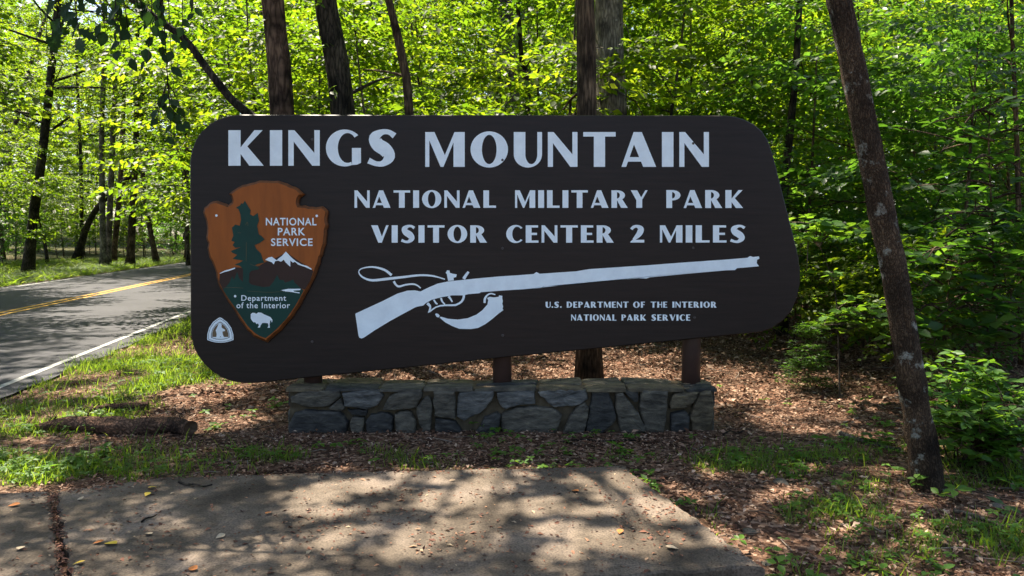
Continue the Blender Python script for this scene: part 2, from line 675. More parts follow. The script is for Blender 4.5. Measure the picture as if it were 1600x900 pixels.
def slab_piece(bm, corners, z0=-0.12, z1=ZS, n=34, jit=0.008, seed=1):
    rng = random.Random(seed)
    top = []
    for i in range(len(corners)):
        a, b = Vector(corners[i]), Vector(corners[(i + 1) % len(corners)])
        for k in range(n):
            q = a.lerp(b, k / n)
            top.append(Vector((q.x + rng.gauss(0, jit), q.y + rng.gauss(0, jit), z1)))
    cen = sum(top, Vector()) / len(top)
    vt = [bm.verts.new((q + (cen - q).normalized() * 0.014)) for q in top]
    vm = [bm.verts.new((q.x, q.y, z1 - 0.012)) for q in top]
    vb = [bm.verts.new((q.x, q.y, z0)) for q in top]
    bm.faces.new(vt)
    k = len(top)
    for i in range(k):
        j = (i + 1) % k
        bm.faces.new((vm[i], vm[j], vt[j], vt[i]))
        bm.faces.new((vb[i], vb[j], vm[j], vm[i]))


c_br = ground(975, 728, ZS)
c_fr = ground(1190, 884, ZS)
c_f2 = ground(880, 902, ZS)
fd = (c_f2 - c_fr).normalized()
jb, jf = ground(83, 768, ZS), ground(103, 905, ZS)
bd = ground(250, 746, ZS)
c_fl = c_fr + fd * 6.5
jdir = (jf - jb)
jf2 = jb + jdir * 1.15
gap = Vector((0.02, 0, 0))
bm = bmesh.new()
slab_piece(bm, [c_br[:], ground(570, 736, ZS)[:], bd[:], (jb + gap)[:], (jf2 + gap)[:], (c_fr + fd * ((c_fr.x - jf2.x) / -fd.x))[:], c_fr[:]], seed=3)
lb = jb + Vector((-3.5, -0.35, 0))
slab_piece(bm, [(jb - gap)[:], lb[:], (lb + jdir * 1.15)[:], (jf2 - gap)[:]], seed=4)
bmesh.ops.recalc_face_normals(bm, faces=bm.faces)
me = bpy.data.meshes.new("concrete_pavement")
bm.to_mesh(me)
bm.free()
me.materials.append(M['concrete'])
slab = link("concrete_pavement", me)
slab["kind"] = "structure"
slab["label"] = "old stained concrete slab in front of the sign"
SLAB_POLY = [c_br, ground(570, 736, ZS), bd, jb, lb, lb + jdir * 1.15, c_fr + fd * 6.0, c_fr]


def in_slab(x, y):
    x = np.asarray(x, float)
    y = np.asarray(y, float)
    ins = np.zeros(x.shape, bool)
    n = len(SLAB_POLY)
    for i in range(n):
        a, b = SLAB_POLY[i], SLAB_POLY[(i + 1) % n]
        c = ((a.y > y) != (b.y > y)) & (x < (b.x - a.x) * (y - a.y) / (b.y - a.y + 1e-12) + a.x)
        ins ^= c
    return ins


# ------------------------------------------------------------------ the sign
Y_SIGN = 6.0
M['panel'] = paint_mat("dark_brown_paint", (0.0150, 0.0088, 0.0072), 0.46, 0.28, 0.38, 4.0, (0.6, 1, 9), 0.12)
M['lettering'] = paint_mat("white_lettering_paint", (0.82, 0.90, 0.94), 0.6, 0.3, 0.08, 9.0)
M['arrow_brown'] = paint_mat("arrowhead_brown", (0.30, 0.078, 0.009), 0.5, 0.3, 0.2, 5.0, (3, 1, 0.4), 0.1)
M['arrow_rim'] = paint_mat("arrowhead_rim", (0.13, 0.042, 0.010), 0.55, 0.3, 0.35, 18.0)
M['arrow_green'] = paint_mat("arrowhead_green", (0.002, 0.040, 0.030), 0.5, 0.3, 0.15, 6.0)
M['arrow_umber'] = paint_mat("arrowhead_umber", (0.035, 0.016, 0.011), 0.55, 0.3, 0.15, 6.0)
M['post'] = paint_mat("brown_post_paint", (0.050, 0.026, 0.020), 0.5, 0.4, 0.2, 8.0)
M['bolt'] = paint_mat("bolt_metal", (0.06, 0.05, 0.045), 0.5, 0.5, 0.2, 30.0)

sign = thing("park_sign", "large dark brown entrance sign with white lettering and a rifle, standing on three posts", "sign", (0, Y_SIGN, 0))


def sp(u, v, off=0.0):
    """pixel -> sign local coordinates, off metres in front of the panel"""
    q = at(u, v, Y_SIGN)
    return (q.x, -off, q.z)


outline = [(296.5, 262), (297, 248), (300, 233), (306, 218), (315, 205), (327, 194), (341, 186), (357, 181), (374, 178.7),
           (700, 179.5), (1000, 180), (1130, 180.2), (1146, 181.5), (1162, 186), (1178, 194), (1191, 205), (1201, 221), (1208, 242),
           (1220, 290), (1234, 345), (1246, 393), (1250.5, 420), (1250.5, 443), (1246, 466), (1237, 486), (1224, 501), (1207, 513), (1186, 519.5),
           (1100, 528), (975, 540.5), (800, 557.5), (607, 577.5), (420, 596.5), (402, 598.5), (380, 599), (362, 596), (346, 590), (332, 581),
           (319, 569), (309, 556), (302, 541), (298.5, 524), (297.5, 505)]


def extruded(name, pts, y_front, y_back, mat, parent, bev=0.006, mat_rim=None):
    """pts: pixels on the sign plane; y measured along +Y in sign coordinates"""
    bm = bmesh.new()
    q = [Vector(sp(u, v)) for u, v in pts]
    k = len(q)
    cen = sum(q, Vector()) / k
    # inward normals
    ins = []
    area = sum(q[i].x * q[(i + 1) % k].z - q[(i + 1) % k].x * q[i].z for i in range(k))
    for i in range(k):
        t = (q[(i + 1) % k] - q[i - 1]).normalized()
        nn = Vector((-t.z, 0, t.x)) * (1 if area > 0 else -1)
        ins.append(nn)
    f0 = [bm.verts.new((a.x + n.x * bev, y_front, a.z + n.z * bev)) for a, n in zip(q, ins)]
    f1 = [bm.verts.new((a.x, y_front + bev, a.z)) for a in q]
    b1 = [bm.verts.new((a.x, y_back, a.z)) for a in q]
    ff = bm.faces.new(f0)
    bm.faces.new(b1[::-1])
    for i in range(k):
        j = (i + 1) % k
        for s0, s1 in ((f0, f1), (f1, b1)):
            f = bm.faces.new((s0[i], s0[j], s1[j], s1[i]))
            if mat_rim:
                f.material_index = 1
    bmesh.ops.recalc_face_normals(bm, faces=bm.faces)
    me = bpy.data.meshes.new(name)
    bm.to_mesh(me)
    bm.free()
    me.materials.append(mat)
    if mat_rim:
        me.materials.append(mat_rim)
    return link(name, me, parent)


panel = extruded("panel", outline, 0.0, 0.07, M['panel'], sign, 0.008)


def flat_shape(name, polys, off, mat, parent, step=0.0003, conv=sp):
    """painted shapes: each polygon a thin raised sheet"""
    V, F = [], []
    for i, poly in enumerate(polys):
        base = len(V)
        for u, v in poly:
            V.append(conv(u, v, off + i * step))
        F.append(tuple(range(base, base + len(poly))))
    me = py_mesh(name, V, F, mat)
    bm = bmesh.new()
    bm.from_mesh(me)
    for f in bm.faces:
        f.normal_update()
        if f.normal.y > 0:
            f.normal_flip()
    bm.to_mesh(me)
    bm.free()
    return link(name, me, parent)


# --- glyphs: cap height 1, thick and thin strokes
def arc(cx, cy, rx, ry, a0, a1, n=18):
    return [(cx + rx * math.cos(math.radians(a0 + (a1 - a0) * i / n)), cy + ry * math.sin(math.radians(a0 + (a1 - a0) * i / n))) for i in range(n + 1)]


def band(outer, inner):
    """quads between two lines of the same length"""
    return [[outer[i], outer[i + 1], inner[i + 1], inner[i]] for i in range(len(outer) - 1)]


def stroke(pts, n=28, whole=False):
    """(x, y, half width) spine -> one polygon"""
    P = smooth_path(np.array(pts, float), n)
    T = np.gradient(P[:, :2], axis=0)
    T /= np.linalg.norm(T, axis=1)[:, None] + 1e-9
    Nn = np.stack([-T[:, 1], T[:, 0]], 1)
    a = P[:, :2] + Nn * P[:, 2:3]
    b = P[:, :2] - Nn * P[:, 2:3]
    if whole:
        return [[tuple(q) for q in a] + [tuple(q) for q in b[::-1]]]
    return [[tuple(a[i]), tuple(a[i + 1]), tuple(b[i + 1]), tuple(b[i])] for i in range(len(P) - 1)]


def glyphs():
    g = {}
    g['I'] = (0.34, [[(0, 0), (0, 1), (.34, 1), (.34, 0)]])
    g['K'] = (0.98, [[(0, 0), (0, 1), (.34, 1), (.34, .52), (.72, 1), (.95, 1), (.525, .545), (.98, 0), (.58, 0), (.34, .33), (.34, 0)]])
    g['N'] = (0.87, [[(0, 0), (0, 1), (.17, 1), (.72, .36), (.72, 1), (.87, 1), (.87, 0), (.66, 0), (.15, .68), (.15, 0)]])
    g['M'] = (1.16, [[(0, 0), (0, 1), (.27, 1), (.575, .34), (.86, 1), (1.16, 1), (1.16, 0), (.83, 0), (.83, .70), (.535, 0), (.45, 0), (.12, .76), (.12, 0)]])
    g['A'] = (1.02, [[(.231, .641), (.36, 1), (.6, 1), (1.02, 0), (.64, 0), (.371, .641)], [(0, 0), (.231, .641), (.371, .641), (.14, 0)],
                     [(.19, .15), (.24, .28), (.526, .28), (.578, .15)]])
    g['T'] = (0.95, [[(0, .87), (0, 1), (.95, 1), (.95, .87), (.64, .87), (.64, 0), (.31, 0), (.31, .87)]])
    g['L'] = (0.72, [[(0, 0), (0, 1), (.32, 1), (.32, .13), (.72, .13), (.72, 0)]])
    g['E'] = (0.70, [[(0, 0), (0, 1), (.68, 1), (.68, .87), (.32, .87), (.32, .57), (.62, .57), (.62, .44), (.32, .44), (.32, .13), (.70, .13), (.70, 0)]])
    g['F'] = (0.66, [[(0, 0), (0, 1), (.66, 1), (.66, .87), (.32, .87), (.32, .57), (.6, .57), (.6, .44), (.32, .44), (.32, 0)]])
    g['H'] = (0.84, [[(0, 0), (0, 1), (.32, 1), (.32, .57), (.69, .57), (.69, 1), (.84, 1), (.84, 0), (.69, 0), (.69, .44), (.32, .44), (.32, 0)]])
    g['V'] = (0.98, [[(0, 1), (.37, 1), (.60, .36), (.84, 1), (.98, 1), (.6, 0), (.40, 0)]])
    g['Y'] = (0.98, [[(0, 1), (.37, 1), (.60, .60), (.84, 1), (.98, 1), (.66, .46), (.66, 0), (.32, 0), (.32, .44)]])
    g['U'] = (0.83, [[(0, .36), (0, 1), (.34, 1), (.34, .36)], [(.69, .36), (.69, 1), (.83, 1), (.83, .36)]] +
              band(arc(.415, .36, .415, .38, 180, 360), arc(.515, .36, .175, .28, 180, 360)))
    g['O'] = (1.10, band(arc(.55, .5, .55, .52, 0, 360, 40), arc(.55, .5, .215, .42, 0, 360, 40)))
    g['C'] = (0.90, band(arc(.52, .5, .52, .52, 44, 316, 32), arc(.60, .5, .27, .42, 44, 316, 32)))
    o, i = arc(.52, .5, .52, .52, 44, 292.6, 32), arc(.60, .5, .27, .42, 44, 292.6, 32)
    g['G'] = (0.97, band(o, i) + [[o[-1], (.86, .03), (.97, .08), (.97, .50), (.72, .50), (.72, i[-1][1])]])
    g['S'] = (0.82, stroke([(.76, .84, .085), (.60, .945, .07), (.40, .94, .085), (.215, .80, .155), (.29, .60, .185), (.50, .45, .19), (.61, .25, .16),
                            (.46, .075, .09), (.26, .055, .07), (.04, .145, .085)], 40, True))
    g['D'] = (0.94, [[(0, 0), (0, 1), (.32, 1), (.32, 0)]] + band(arc(.32, .5, .62, .5, -90, 90), arc(.32, .5, .29, .38, -90, 90)))
    g['P'] = (0.78, [[(0, 0), (0, 1), (.32, 1), (.32, 0)]] + band(arc(.32, .71, .46, .29, -90, 90), arc(.32, .71, .16, .175, -90, 90)))
    g['R'] = (0.94, [[(0, 0), (0, 1), (.32, 1), (.32, 0)]] + band(arc(.32, .71, .46, .29, -90, 90), arc(.32, .71, .16, .175, -90, 90)) +
              [[(.33, .42), (.52, .455), (.62, .49), (.94, 0), (.55, 0)]])
    g['2'] = (0.74, stroke([(.05, .76, .08), (.17, .90, .085), (.36, .94, .085), (.55, .80, .16), (.50, .56, .16), (.33, .34, .12), (.16, .17, .07)], 26) +
              [[(0, 0), (0, .06), (.14, .20), (.24, .16), (.74, .16), (.74, 0)]])
    g['.'] = (0.24, [[(0, 0), (0, .24), (.24, .24), (.24, 0)]])
    return g


GLYPH = glyphs()


def word_polys(text, x0, x1, ytop, ybot, gap=0.17):
    w = sum(GLYPH[c][0] for c in text) + gap * (len(text) - 1)
    if len(text) == 1:
        w = GLYPH[text][0]
    sx = (x1 - x0) / w
    h = ybot - ytop
    out, x = [], 0
    for c in text:
        for poly in GLYPH[c][1]:
            out.append([(x0 + (x + px) * sx, ybot - py * h) for px, py in poly])
        x += GLYPH[c][0] + gap
    return out


def lettering(name, words_, parent):
    for w in words_:
        V, F = [], []
        for i, poly in enumerate(word_polys(*w)):
            b = len(V)
            for u, v in poly:
                V.append(sp(u, v, 0.003 + 0.0002 * (i % 7)))
            F.append(tuple(range(b, b + len(poly))))
        me = py_mesh(name, V, F, M['lettering'])
        bm = bmesh.new()
        bm.from_mesh(me)
        for f in bm.faces:
            f.normal_update()
            if f.normal.y > 0:
                f.normal_flip()
        bm.to_mesh(me)
        bm.free()
        link(name, me, parent)["label"] = "white painted word " + w[0]


lettering("title_lettering", [("KINGS", 357, 620, 203.5, 259), ("MOUNTAIN", 664.5, 1107.5, 206.4, 260.8)], panel)
lettering("lettering", [("NATIONAL", 554, 775, 297.5, 324.7), ("MILITARY", 804.8, 1012, 297.3, 324.8), ("PARK", 1041, 1161, 297, 325)], panel)
lettering("lettering", [("VISITOR", 580, 761, 352, 379.2), ("CENTER", 791, 959, 352, 379.2), ("2", 985, 1006.5, 352, 379), ("MILES", 1031, 1165, 352, 379)], panel)
lettering("lettering", [("U.S.", 852.5, 877.4, 471.5, 480.8), ("DEPARTMENT", 885.5, 982, 471.3, 480.7), ("OF", 989, 1007.6, 471.3, 480.7),
                        ("THE", 1016.6, 1042.4, 471.3, 480.6), ("INTERIOR", 1050.5, 1119.5, 471.3, 480.6)], panel)
lettering("lettering", [("NATIONAL", 892.4, 963, 491.3, 500.9), ("PARK", 971, 1009.4, 491.3, 500.9), ("SERVICE", 1017.5, 1078.5, 491.3, 500.9)], panel)


def crop_px(pts, sc, ox, oy):
    return [(ox + x / sc, oy + y / sc) for x, y in pts]


# rifle, horn and thong
c5 = lambda pts: crop_px(pts, 4.444, 540, 380)
c6 = lambda pts: crop_px(pts, 3.3333, 800, 380)
rifle = c5([(68, 492), (74, 486), (120, 465), (250, 405), (360, 350), (430, 329), (480, 327), (520, 335), (570, 310), (640, 280), (708, 266), (800, 256), (900, 246),
            (1050, 232), (1200, 222), (1305, 214), (1325, 200), (1348, 212), (1600, 195)]) + \
        c6([(400, 135), (700, 115), (900, 100), (1100, 86), (1225, 76), (1240, 66), (1255, 72), (1285, 68), (1288, 80), (1276, 86), (1274, 104), (1286, 120), (1172, 130),
            (1160, 140), (1115, 141), (900, 160), (715, 178), (700, 184), (660, 182), (500, 195), (165, 225), (155, 232), (20, 243)]) + \
        c5([(1480, 295), (1372, 299), (1360, 311), (1100, 328), (940, 340), (930, 347), (850, 354), (820, 362), (740, 362), (670, 374), (600, 392), (560, 414), (540, 432), (490, 442),
            (400, 490), (300, 545), (200, 606), (128, 655), (112, 661), (96, 656), (90, 640), (84, 600)])
hammer = c5([(712, 262), (703, 215), (695, 205), (705, 188), (722, 190), (724, 205), (745, 212), (772, 216), (768, 235), (750, 240), (752, 258)])


def px_stroke(pts, sc, ox, oy, n=30):
    polys = stroke([(x, y, w) for x, y, w in pts], n)
    return [crop_px(pl, sc, ox, oy) for pl in polys]


rifle_polys = [rifle, hammer]
for st in ([(820, 248, 11), (832, 228, 10), (854, 198, 8)],
           [(568, 415, 7), (585, 430, 7), (588, 455, 7), (576, 482, 5), (600, 462, 5), (640, 438, 5), (700, 430, 6), (760, 430, 7), (800, 410, 7), (818, 385, 8), (822, 358, 8)],
           [(565, 420, 5), (585, 440, 5), (590, 452, 5)], [(612, 392, 6), (630, 418, 6), (640, 420, 4)], [(662, 380, 7), (672, 405, 6), (690, 424, 5)],
           [(715, 368, 9), (728, 385, 7), (742, 408, 5)]):
    rifle_polys += px_stroke(st, 4.444, 540, 380, 18)
o = flat_shape("rifle_emblem", rifle_polys, 0.003, M['lettering'], panel, 0.00003)
o["label"] = "white silhouette of a long flintlock rifle"
thong = []
for st in ([(320, 222, 9), (270, 185, 8), (190, 165, 6), (115, 175, 4), (92, 200, 4), (118, 235, 6), (180, 257, 8), (270, 250, 9), (400, 235, 8), (520, 222, 7), (610, 228, 6), (690, 250, 4)],
           [(335, 264, 8), (350, 288, 7), (372, 300, 7), (420, 288, 6), (470, 284, 6), (500, 294, 5), (522, 312, 4)]):
    thong += px_stroke(st, 4.444, 540, 380, 44)
flat_shape("thong_emblem", thong, 0.003, M['lettering'], panel, 0.00003)
horn = [c5([(652, 515), (662, 510), (710, 524), (780, 530), (850, 520), (910, 495), (950, 465), (985, 425), (990, 395), (982, 380), (1000, 372), (1030, 376), (1062, 372), (1066, 362), (1088, 365),
            (1088, 385), (1092, 400), (1088, 420), (1094, 440), (1090, 456), (1096, 464), (1060, 490), (1020, 525), (970, 562), (920, 588), (870, 596), (790, 594), (740, 575), (690, 548)]),
        c5([(622, 492), (632, 487), (645, 492), (655, 505), (645, 515), (632, 512)])]
horn += px_stroke([(965, 415, 8), (968, 385, 8), (985, 360, 6), (1010, 350, 5), (1040, 357, 4)], 4.444, 540, 380, 16)
o = flat_shape("powder_horn_emblem", horn, 0.003, M['lettering'], panel, 0.00003)
o["label"] = "white silhouette of a curved powder horn"

# bolts through the panel
for (u, v) in ((785, 388), (1083, 387.5), (488, 534), (785.5, 524), (1085, 496), (1083, 224), (488, 218), (785, 250)):
    c = sp(u, v, 0)
    ang = np.linspace(0, 2 * np.pi, 8, endpoint=False)
    Vb = [(c[0] + .012 * math.cos(a), 0.0, c[2] + .012 * math.sin(a)) for a in ang] + [(c[0] + .009 * math.cos(a), -0.008, c[2] + .009 * math.sin(a)) for a in ang]
    Fb = [tuple(range(8, 16))] + [(i, (i + 1) % 8, 8 + (i + 1) % 8, 8 + i) for i in range(8)]
    link("bolt", py_mesh("bolt", Vb, Fb, M['bolt']), panel)

# arrowhead plaque
arrow_px = [(407.5, 283), (421, 282.7), (436, 283), (450, 287.5), (462.5, 292), (472, 299), (477, 304), (470.5, 309), (467.5, 316), (468.5, 321), (477, 321), (485, 323.5), (495, 324), (505, 322.5),
            (514, 330), (512.5, 341), (513.5, 353), (511, 367), (510.5, 381), (505, 397), (503.5, 402), (498, 418), (493, 434), (484, 451), (476, 467), (463.6, 487), (453.4, 501),
            (440.6, 516), (428, 526), (419, 534.5), (409, 530), (398.4, 524.4), (388, 515), (378, 500), (368, 485), (358.8, 472), (348.6, 454), (342, 441), (339.6, 426), (333, 408),
            (327, 396), (326, 388), (327, 380), (324, 370), (326, 358), (323, 343), (319, 332), (321, 325), (330, 317), (341, 314), (350, 317), (359, 320), (364, 317), (364.5, 311), (360, 303),
            (365, 298.5), (380, 290), (394, 286)]
PL_T = 0.045
# jagged, chipped rim
rngp = random.Random(4)
dense = []
for i in range(len(arrow_px)):
    a, b = arrow_px[i], arrow_px[(i + 1) % len(arrow_px)]
    for t in (0, 0.5):
        dense.append((a[0] + (b[0] - a[0]) * t + rngp.uniform(-.7, .7), a[1] + (b[1] - a[1]) * t + rngp.uniform(-.7, .7)))
plaque = extruded("arrowhead_plaque", dense, -PL_T, 0.001, M['arrow_brown'], sign, 0.019, M['arrow_rim'])
plaque["label"] = "brown arrowhead plaque with a tree, mountains and a bison"

tree_px = [(386, 314), (390, 321), (395, 329), (394, 335), (399, 338), (406, 333), (408, 345), (405, 353), (407.5, 366), (412, 369), (416.5, 374), (410, 379), (401, 383), (404, 389), (411, 396), (414, 406),
           (416, 410), (406, 412), (402, 414), (408, 418), (408, 420), (396, 423), (393, 426), (392, 444), (383, 444), (383, 420), (378, 415), (370, 413), (378, 410), (383, 407), (367, 404),
           (374, 398), (367, 395), (364, 392), (372, 389), (380, 386), (371, 387), (364, 392), (367, 383), (370, 378), (365, 376), (368, 368), (366, 356), (371, 351), (378, 353), (380, 344),
           (379, 335), (376, 327), (372, 325), (379, 321), (380, 318), (383, 319)]
tree_px = [q for i, q in enumerate(tree_px) if not (q == (364, 392) and i > 35)]
green_low = [(352, 452), (357, 447), (362, 441), (366, 431), (369, 437), (374, 424), (377, 434), (383, 440), (392, 440), (396, 444), (415, 448), (424, 447), (430, 440), (436, 429), (440, 437), (446, 437),
             (448, 441), (455, 439), (461, 436), (463, 441), (471, 448), (477, 453), (472, 463), (462, 480), (451, 496), (438, 510), (427, 520), (418, 527), (409, 524), (400, 518), (390, 508), (380, 494), (370, 479), (360, 465)]
umber = [(347, 428), (354, 423), (371, 417), (380, 418), (395, 420), (408, 415), (420, 408), (430, 405), (450, 394), (470, 408), (489, 420), (492, 424), (487, 438), (479, 452), (471, 449), (463, 442), (440, 440), (424, 448.5), (415, 449.5), (392, 446), (362, 444), (352, 452.5), (346, 440)]
c3 = lambda pts: crop_px(pts, 3.9125, 300, 380)
snow = [c3([(460, 100), (480, 86), (500, 82), (522, 98), (530, 103), (540, 92), (560, 78), (585, 50), (605, 72), (625, 92), (650, 112), (680, 128), (715, 138), (742, 155), (740, 161), (700, 143), (660, 130), (640, 112),
            (628, 118), (612, 105), (612, 142), (600, 132), (585, 118), (572, 100), (555, 112), (540, 106), (520, 108), (512, 128), (500, 116), (480, 108)]),
        c3([(183, 182), (215, 165), (235, 160), (278, 147), (276, 155), (240, 168), (215, 174), (186, 184)])]
canoe = c3([(555, 285), (600, 276), (675, 276), (672, 284), (630, 287), (636, 293), (668, 298), (668, 304), (620, 296), (575, 291)])
bison = c3([(372, 430), (382, 421), (396, 422), (405, 428), (418, 419), (436, 421), (455, 432), (475, 440), (492, 448), (503, 462), (503, 476), (498, 480), (497, 466), (490, 470), (486, 495), (488, 512), (474, 512),
            (480, 500), (476, 485), (455, 483), (442, 484), (432, 498), (428, 511), (414, 511), (422, 498), (416, 486), (408, 490), (398, 478), (390, 480), (380, 470), (372, 455)])
z0 = PL_T + 0.002
flat_shape("mountain_emblem", [umber], z0, M['arrow_umber'], plaque)
flat_shape("lake_emblem", [green_low], z0 + 0.0008, M['arrow_green'], plaque)
flat_shape("tree_emblem", [tree_px], z0 + 0.0016, M['arrow_green'], plaque)
for sn in snow:
    flat_shape("snow_emblem", [sn], z0 + 0.0016, M['lettering'], plaque)
flat_shape("canoe_emblem", [canoe], z0 + 0.0024, M['lettering'], plaque)
flat_shape("bison_emblem", [bison], z0 + 0.0024, M['lettering'], plaque)
# veins scratched in the tree and ripples on the lake
vein = []
for st in ([(388.3, 378, .35), (388.2, 395, .45), (388, 408, .3)], [(387, 352, .4), (390, 347, .4), (391, 353, .4)], [(375, 363.5, .3), (380, 364, .3)],
           [(353, 449, .2), (370, 448.6, .35), (384, 449.5, .2)], [(390, 454, .2), (425, 456, .3), (448, 454, .2)], [(394, 412, .3), (402, 415, .3), (410, 415, .3)]):
    vein.append(stroke(st, 8))
M['arrow_line'] = paint_mat("arrowhead_line", (0.09, 0.085, 0.045), 0.6, 0.3, 0.1, 6.0)
for vn in vein:
    flat_shape("painted_line", vn, z0 + 0.0028, M['arrow_line'], plaque, 0.00002)
for (u, v) in ((342, 337), (497.5, 337.5), (371, 462)):
    pts = arc(u, v, 2.0, 2.0, 0, 360, 10)[:-1]
    flat_shape("nail", [pts], z0 + 0.004, M['lettering'], plaque)


def text_mesh(name, lines, parent, off, mat, bold=0.012):
    """built-in vector font turned into mesh; each line (text, x0, x1, ytop, ybot) in pixels, ytop/ybot of the capitals"""
    Vv, Ff = [], []
    for text, x0, x1, yt, yb in lines:
        cu = bpy.data.curves.new("text", 'FONT')
        cu.body = text
        cu.offset = bold
        cu.space_character = 1.12
        cu.resolution_u = 4
        ob = bpy.data.objects.new("text", cu)
        COL.objects.link(ob)
        dg = bpy.context.evaluated_depsgraph_get()
        me = bpy.data.meshes.new_from_object(ob.evaluated_get(dg))
        xs = [v.co.x for v in me.vertices]
        mn, mx = min(xs), max(xs)
        capv = [v.co.y for v in me.vertices]
        top = max(capv)
        b = len(Vv)
        for v in me.vertices:
            u = x0 + (v.co.x - mn) / (mx - mn) * (x1 - x0)
            w = yb - v.co.y / top * (yb - yt)
            Vv.append(sp(u, w, off))
        for pl in me.polygons:
            Ff.append(tuple(b + i for i in pl.vertices))
        bpy.data.objects.remove(ob)
        bpy.data.curves.remove(cu)
        bpy.data.meshes.remove(me)
    me = py_mesh(name, Vv, Ff, mat)
    bm = bmesh.new()
    bm.from_mesh(me)
    for f in bm.faces:
        f.normal_update()
        if f.normal.y > 0:
            f.normal_flip()
    bm.to_mesh(me)
    bm.free()
    return link(name, me, parent)


text_mesh("plaque_lettering", [("NATIONAL", 418.5, 497, 340.5, 352), ("PARK", 437, 479.5, 356, 367.5), ("SERVICE", 426.5, 491, 372.3, 383.8)], plaque, z0 + 0.002, M['lettering'], 0.02)
text_mesh("plaque_lettering", [("Department", 380.5, 450, 460.5, 469), ("of the Interior", 373, 456, 471.5, 480.5)], plaque, z0 + 0.0026, M['lettering'], 0.012)

# trail badge
badge = [(324, 531), (324.3, 522), (327, 512), (333, 503), (341, 497), (344, 495.8), (347, 497), (355, 503), (361.5, 512), (364.7, 522), (365.2, 531), (358, 533.6), (351, 535), (344.5, 535.3), (338, 535), (331, 533.6)]


def shrink(pts, c, k):
    return [(c[0] + (x - c[0]) * k, c[1] + (y - c[1]) * k) for x, y in pts]


bc = (344.6, 519)
b1 = flat_shape("trail_badge", [badge], 0.003, M['lettering'], sign)
b1["label"] = "small white rounded triangle badge with a walking figure"


def ring_polys(a, b):
    k = len(a)
    return [[a[i], a[(i + 1) % k], b[(i + 1) % k], b[i]] for i in range(k)]


M['badge_tan'] = paint_mat("badge_tan", (0.16, 0.11, 0.06), 0.6, 0.3, 0.2, 30)
flat_shape("badge_ring", ring_polys(shrink(badge, bc, 0.92), shrink(badge, bc, 0.89)) + ring_polys(shrink(badge, bc, 0.70), shrink(badge, bc, 0.66)), 0.004, M['panel'], b1, 0.0)
flat_shape("badge_field", [shrink([(x, min(y, 531)) for x, y in badge], bc, 0.62)], 0.0042, M['badge_tan'], b1)
hiker = [(341.5, 507), (343, 505), (345.5, 505), (347, 507.5), (346.5, 511), (348.5, 513), (352, 515), (352, 517), (348, 518), (348.5, 522), (351, 528), (347, 529), (345, 525), (342, 529), (338, 529), (339, 522), (337.5, 516), (340, 511)]
flat_shape("hiker_emblem", [hiker], 0.006, M['lettering'], b1)

# posts
for (u0, u1) in ((475, 503), (770, 799.5), (1065, 1094)):
    yc = Y_SIGN + 0.152
    q0, q1 = at(u0, 580, yc), at(u1, 580, yc)
    r = (q1.x - q0.x) / 2
    xc = (q0.x + q1.x) / 2
    Vt, Ft = tube([(xc, 0.152, 0.1), (xc, 0.152, 0.7), (xc, 0.152, 1.6), (xc, 0.152, 2.3)], [r] * 4, 24)
    link("post", py_mesh("post", Vt, Ft, M['post'], True), sign)

# ------------------------------------------------------------------ stone base
Y_W = 5.90
wall = thing("stone_plinth", "low mortared plinth of blue grey and brown stones under the sign", "stone base", (0, Y_W, 0))
wl, wr = at(450, 640, Y_W).x, at(1117, 640, Y_W).x
z_top = at(800, 607.5, Y_W).z
W_D = 0.36


def stone_mat(name, c1, c2, stain):
    m, nt, out = new_mat(name)
    L = nt.links.new
    tc = N(nt, "ShaderNodeTexCoord")
    mp = N(nt, "ShaderNodeMapping")
    mp.inputs['Rotation'].default_value = (0.3, random.random(), 0.4)
    mp.inputs['Scale'].default_value = (1, 1, 3.2)
    L(tc.outputs['Object'], mp.inputs[0])
    n = N(nt, "ShaderNodeTexNoise")
    n.inputs['Scale'].default_value = 8.5
    n.inputs['Detail'].default_value = 9
    n.inputs['Roughness'].default_value = 0.65
    L(mp.outputs[0], n.inputs['Vector'])
    r = ramp(nt, [(0.30, tuple(c * 0.35 for c in c1)), (0.44, c1), (0.58, c2), (0.72, stain)])
    L(n.outputs['Fac'], r.inputs[0])
    p = N(nt, "ShaderNodeBsdfPrincipled")
    p.inputs['Roughness'].default_value = 0.75
    p.inputs['Specular IOR Level'].default_value = 0.3
    L(r.outputs[0], p.inputs['Base Color'])
    b = N(nt, "ShaderNodeBump")
    b.inputs['Strength'].default_value = 0.9
    b.inputs['Distance'].default_value = 0.02
    L(n.outputs['Fac'], b.inputs['Height'])
    L(b.outputs[0], p.inputs['Normal'])
    L(p.outputs[0], out.inputs[0])
    return m


random.seed(11)
SM = [stone_mat("blue_stone", (0.066, 0.064, 0.058), (0.122, 0.117, 0.106), (0.20, 0.185, 0.155)),
      stone_mat("grey_stone", (0.056, 0.049, 0.037), (0.100, 0.087, 0.065), (0.16, 0.138, 0.095)),
      stone_mat("brown_stone", (0.066, 0.051, 0.031), (0.118, 0.093, 0.056), (0.18, 0.14, 0.078)),
      stone_mat("dark_stone", (0.026, 0.025, 0.023), (0.050, 0.047, 0.041), (0.105, 0.095, 0.076))]
M['mortar'] = paint_mat("mortar", (0.085, 0.066, 0.042), 0.95, 0.1, 0.4, 16, (1, 1, 1), 0.6)
